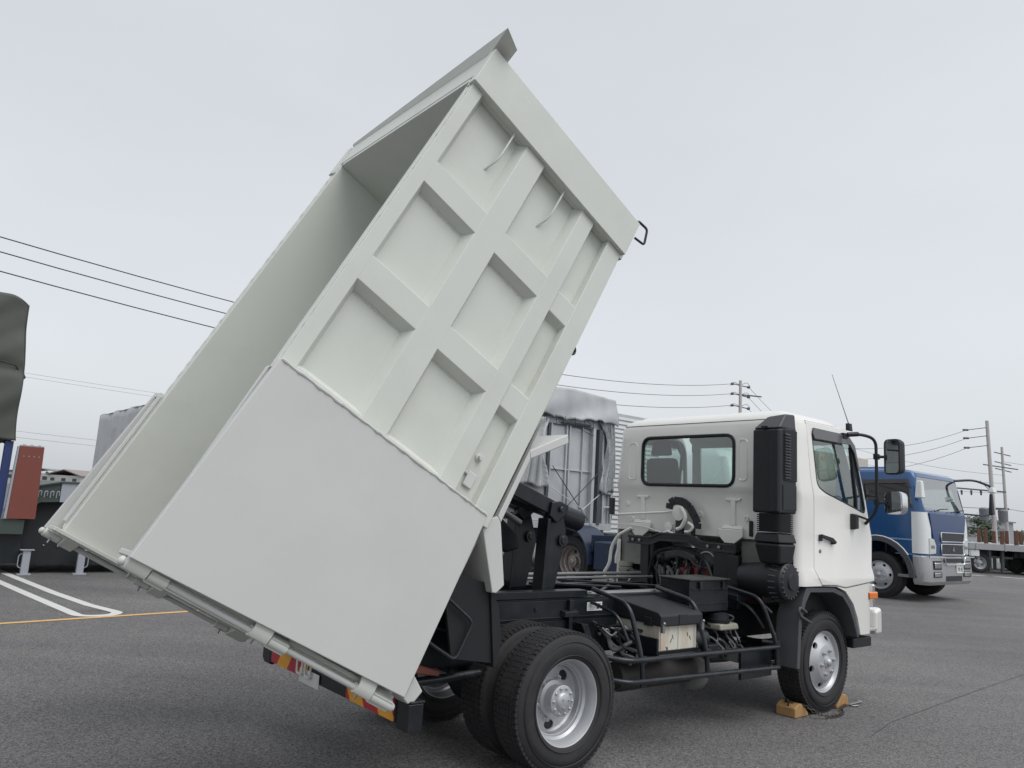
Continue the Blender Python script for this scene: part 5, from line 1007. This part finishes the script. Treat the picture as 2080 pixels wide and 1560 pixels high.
# utility poles
CON = mat('concrete_pole', (.50, .47, .455), .8, var=.1, vs_=2); INS = mat('insulator', (.10, .10, .12), .4); WIRE = mat('wire', (.045, .045, .05), .6)
def pole(pos, h, r, label, lean=0.):
    o = thing('utility_pole', label, 'utility pole', pos, 0, 'utility poles along the road', True); o.rotation_euler = (0, lean, 0)
    MB().tube([(0, 0, 0), (0, 0, h)], [r * 1.0, r * .68], 16).build('shaft', CON, o, 60); return o
p1 = pole((13.72, 45, 0), 10.15, .13, 'slim concrete pole rising behind the white cab roof')
for k, z in enumerate((9.85, 9.25, 8.55)):
    for sg in (-1, 1):
        m = MB().bar((0, 0, z), (sg * .45, sg * .1, z + .06 * sg * -1), .05, .05); m.lathe([(.0, -.1), (.07, -.08), (.09, 0), (.07, .08), (0, .1)], (sg * .52, sg * .1, z - sg * .06), 'x', 10); m.build('insulator_arm', INS, p1, 40)
        MB().tube(fillet([(sg * .62, .1, z - .02), (sg * .4, .0, z + .22), (0, .05, z + .02)], .2), .013, 5).build('jumper_wire', WIRE, p1, 40)
MB().bar((-.1, 0, 9.3), (1.3, .1, 9.25), .06, .07).build('crossarm', INS, p1, 40)
p2 = pole((35.15, 55, 0), 10.1, .17, 'tall leaning concrete pole with transformers right of the blue lorry', -.03)
MB().bar((-2.6, 0, 5.15), (1.0, 0, 4.95), .09, .10).build('crossarm', INS, p2, 40, 0); MB().bar((-.1, 0, 5.0), (-.8, 0, 5.7), .04, .04).build('brace', INS, p2, 40)
for z in (9.6, 9.0, 8.3):
    MB().bar((0, 0, z), (-1.7, 0, z - .25), .05, .05).build('crossarm', INS, p2, 40); MB().lathe([(.0, -.25), (.07, -.2), (.08, .15), (0, .25)], (-1.6, 0, z - .22), 'x', 10).build('insulator', INS, p2, 40)
for x, z in ((-.75, 3.35), (.75, 3.25)): MB().lathe([(0, z - .45), (.3, z - .43), (.32, z + .35), (.22, z + .45), (0, z + .47)], (x * .9, .0, 0), 'z', 18).build('transformer', mat('transformer_grey', (.16, .16, .18), .5), p2, 40)
for x in (-2.2, -1.5, -.8): MB().lathe([(0, -.35), (.06, -.3), (.08, 0), (0, .02)], (x, 0, 5.0), 'z', 8).build('insulator', INS, p2, 40)
MB().bar((-.9, 0, 3.75), (.9, 0, 3.7), .1, .1).build('transformer_beam', INS, p2, 40); MB().bar((-.5, 0, 6.9), (2.0, 0, 6.6), .07, .07).build('crossarm', INS, p2, 40)
p3 = pole((37.0, 56.5, 0), 8.4, .13, 'shorter concrete pole standing right of the pole with transformers', -.02)
for z in (7.9, 7.2, 6.7): MB().bar((-.6, 0, z + .1), (.6, 0, z - .15), .06, .06).build('crossarm', INS, p3, 40)
MB().box(-1.2, .2, -.08, .08, 1.85 + 1.9, 1.95 + 1.95).build('cable_box', INS, p3, 40)
def wire(a, b, sag, label, r=.012, n=28):
    a, b = Vector(a), Vector(b); o = thing('overhead_wire', label, 'wire', a, 0, 'overhead wires', True)
    pts = []
    for i in range(n + 1):
        t = i / n; p = a.lerp(b, t); p.z -= sag * 4 * t * (1 - t); pts.append(p - a)
    MB().tube(pts, r, 5).build('strand', WIRE, o, 60); return o
for k, (z, dz) in enumerate(((9.85, 0), (9.25, -.22), (8.55, -.52))):
    wire((13.2, 44.9, z + .06), (-14, 8, 6.5 + dz - .0), 1.4, ('highest', 'middle', 'lowest')[k] + ' of the three wires rising to the upper left', .0125)
for k, z in enumerate((9.8, 9.15, 8.45)):
    wire((14.25, 45.1, z), (26, 62, z - 1.6), .6, ('highest', 'middle', 'lowest')[k] + ' short wire falling right from the pole behind the cab', .012)
    wire((33.4, 55, (9.35, 8.75, 8.05)[k]), (18, 60, (9.9, 8.9, 7.6)[k]), 1.9, ('highest', 'middle', 'lowest')[k] + ' slack wire reaching left from the pole with transformers', .014)
    wire((25.5, 57.4, (7.9, 6.9, 5.8)[k]), (37, 56.5, (6.9, 6.3, 5.6)[k] - .6), .35, ('highest', 'middle', 'lowest')[k] + ' thin wire crossing down to the shorter right pole', .010)
wire((37, 56.5, 7.3), (52, 60, 7.4), .3, 'thin wire leaving the shorter right pole at the top', .012); wire((20, 50, 4.2), (37, 56.5, 3.85), .3, 'low sagging cable behind the blue lorry mirror', .018); wire((37, 56.5, 3.85), (52, 58, 3.0), .2, 'low cable running off right of the shorter pole', .016)
for k in range(4):
    z = (20.5, 19.9, 10.4, 9.3)[k]; wire((-98, 120, z), (-40, 150, z - (2.8, 3.0, 2.0, 1.8)[k]), .4, ('highest', 'second', 'third', 'lowest')[k] + ' far wire in the gap left of the bed', .02)
# stake flatbeds on the right
RST = mat('rusty_steel', (.13, .06, .038), .75, var=.35, vs_=6, dirt=(.05, .035, .03), dirt_amt=.6, dscale=5); DKG = mat('deck_grey', (.36, .37, .38), .6, var=.08, dirt=(.2, .18, .17), dirt_amt=.5, dscale=3)
for fi, (px, py, lab) in enumerate(((25.4, 37.6, 'nearer grey flatbed trailer with rusty stakes at the right edge'), (27.5, 41.5, 'farther grey flatbed trailer standing behind the rusty staked one'))):
    o = thing('flatbed_trailer', lab, 'trailer', (px, py, 0), -.10 - .04 * fi, 'flatbed trailers at the right edge', True)
    MB().box(-2.6, 9, -.1, 2.9, 1.14, 1.44).build('deck', DKG, o, 40, .01)
    for k in range(8): MB().box(-2.3 + 1.35 * k, -2.26 + 1.35 * k, -.13, -.1, 1.12, 1.46).build('side_rib', DKG, o, 40)
    for x in (-1.75, -1.0, -.35, .35, 1.0, 1.8, 3.0, 4.2):
        s_ = MB().box(x - .07, x + .07, -.05, .10, 1.44, 2.08 + .1 * ((x * 7) % 1)).build('stake', RST, o, 40, .006)
    MB().box(-.1, 9, .7, .95, .8, 1.139).build('chassis', BLK, o, 40, .01); MB().box(-2.2, 9, 1.9, 2.15, .8, 1.139).build('chassis', BLK, o, 40, .01)
    for x in (-1.5, -.9, .3): MB().box(x - .06, x + .06, .2, .35, .06, 1.13).build('jack_leg', DGR, o, 40, .006)
    MB().box(-1.9, -.4, .3, .5, .75, .85).build('leg_beam', DGR, o, 40); MB().box(-2.5, -2.1, -.05, .2, .8, 1.12).build('white_box', WHT, o, 40, .03)
    for x in (-2.0, .9, 2.2): wheel(o, (x, .15, .5), -1, 'rear', .2, 1.0); wheel(o, (x, 2.6, .5), 1, 'rear', .2, 1.0)
# trees and far growth
LEAF = mat('leaf', (.045, .075, .038), .6, var=.35, vs_=1.2); TRK = mat('bark', (.10, .08, .06), .85, var=.2)
def tree(pos, h, rx, label, seed, n=900, ls=.16):
    r = random.Random(seed); o = thing('tree', label, 'tree', pos, 0, 'trees on the far side', True)
    MB().tube([(0, 0, 0), (.05, 0, h * .35), (-.05, .05, h * .6)], [.16, .12, .06], 8).build('trunk', TRK, o, 60)
    cl = [(r.uniform(-.75, .75) * rx, r.uniform(-.7, .7) * rx, h * r.uniform(.45, .95), r.uniform(.28, .5) * rx) for _ in range(16)]
    for c in cl[:6]: pass
    mb = MB()
    for i in range(n):
        c = cl[r.randrange(len(cl))]; d_ = Vector((r.gauss(0, 1), r.gauss(0, 1), r.gauss(0, .8))).normalized() * c[3] * r.uniform(.5, 1.05)
        p = Vector(c[:3]) + d_; a = Vector((r.gauss(0, 1), r.gauss(0, 1), r.gauss(0, .6))).normalized(); b = a.orthogonal().normalized(); q = ls * r.uniform(.6, 1.3)
        mb.add([p - a * q, p + b * q * .5, p + a * q, p - b * q * .5], [(0, 1, 2, 3)])
    mb.build('crown', LEAF, o, 0, weld=False); return o
tree((46.6, 75, 0), 3.7, 1.35, 'small round green tree between the blue lorry and the poles', 4)
tree((48.2, 76, 0), 2.6, 1.0, 'low green bush beside the small tree right of the lorry', 9, 500)
r = random.Random(21); mb = MB()
for i in range(9000):
    x = r.uniform(-320, 420); y = 330 + r.uniform(-12, 12); hh = 3.2 + .7 * sin(x * .06) + .5 * sin(x * .17 + 1); p = Vector((x, y, r.uniform(0, max(2.0, hh)))); a = Vector((r.gauss(0, 1), r.gauss(0, 1), r.gauss(0, .6))).normalized(); b = a.orthogonal(); q = r.uniform(.8, 2.0)
    mb.add([p - a * q, p + b * q * .6, p + a * q, p - b * q * .6], [(0, 1, 2, 3)])
tag(mb.build('tree_belt', LEAF, None, 0, weld=False), 'low dark tree belt on the far horizon behind the lot', 'trees', None, 'stuff')
HS = mat('far_shed', (.40, .42, .44), .7)
for k, (x, y, w_, h, lab) in enumerate(((118, 215, 46, 5.5, 'long pale shed on the horizon behind the staked flatbeds'), (-40, 260, 60, 6, 'long pale warehouse far behind the tipped bed'), (70, 250, 40, 5.5, 'grey warehouse far behind the white cab'))):
    o = thing('warehouse', lab, 'warehouse', (x, y, 0), -.1, 'far warehouses', True); MB().box(-w_ / 2, w_ / 2, 0, 20, 0, h).build('wall', HS, o, 30); MB().prism([(-w_ / 2 - .5, h), (w_ / 2 + .5, h), (w_ / 2 + .5, h + .3), (0, h + 1.4), (-w_ / 2 - .5, h + .3)], 'y', -.5, 20.5).build('roof', ROOF, o, 30)
    for i in range(6): MB().box(-w_ / 2 + w_ * (i + .3) / 6, -w_ / 2 + w_ * (i + .7) / 6, -.1, -.01, h * .2, h * .7).build('shutter', ROOF, o, 30)
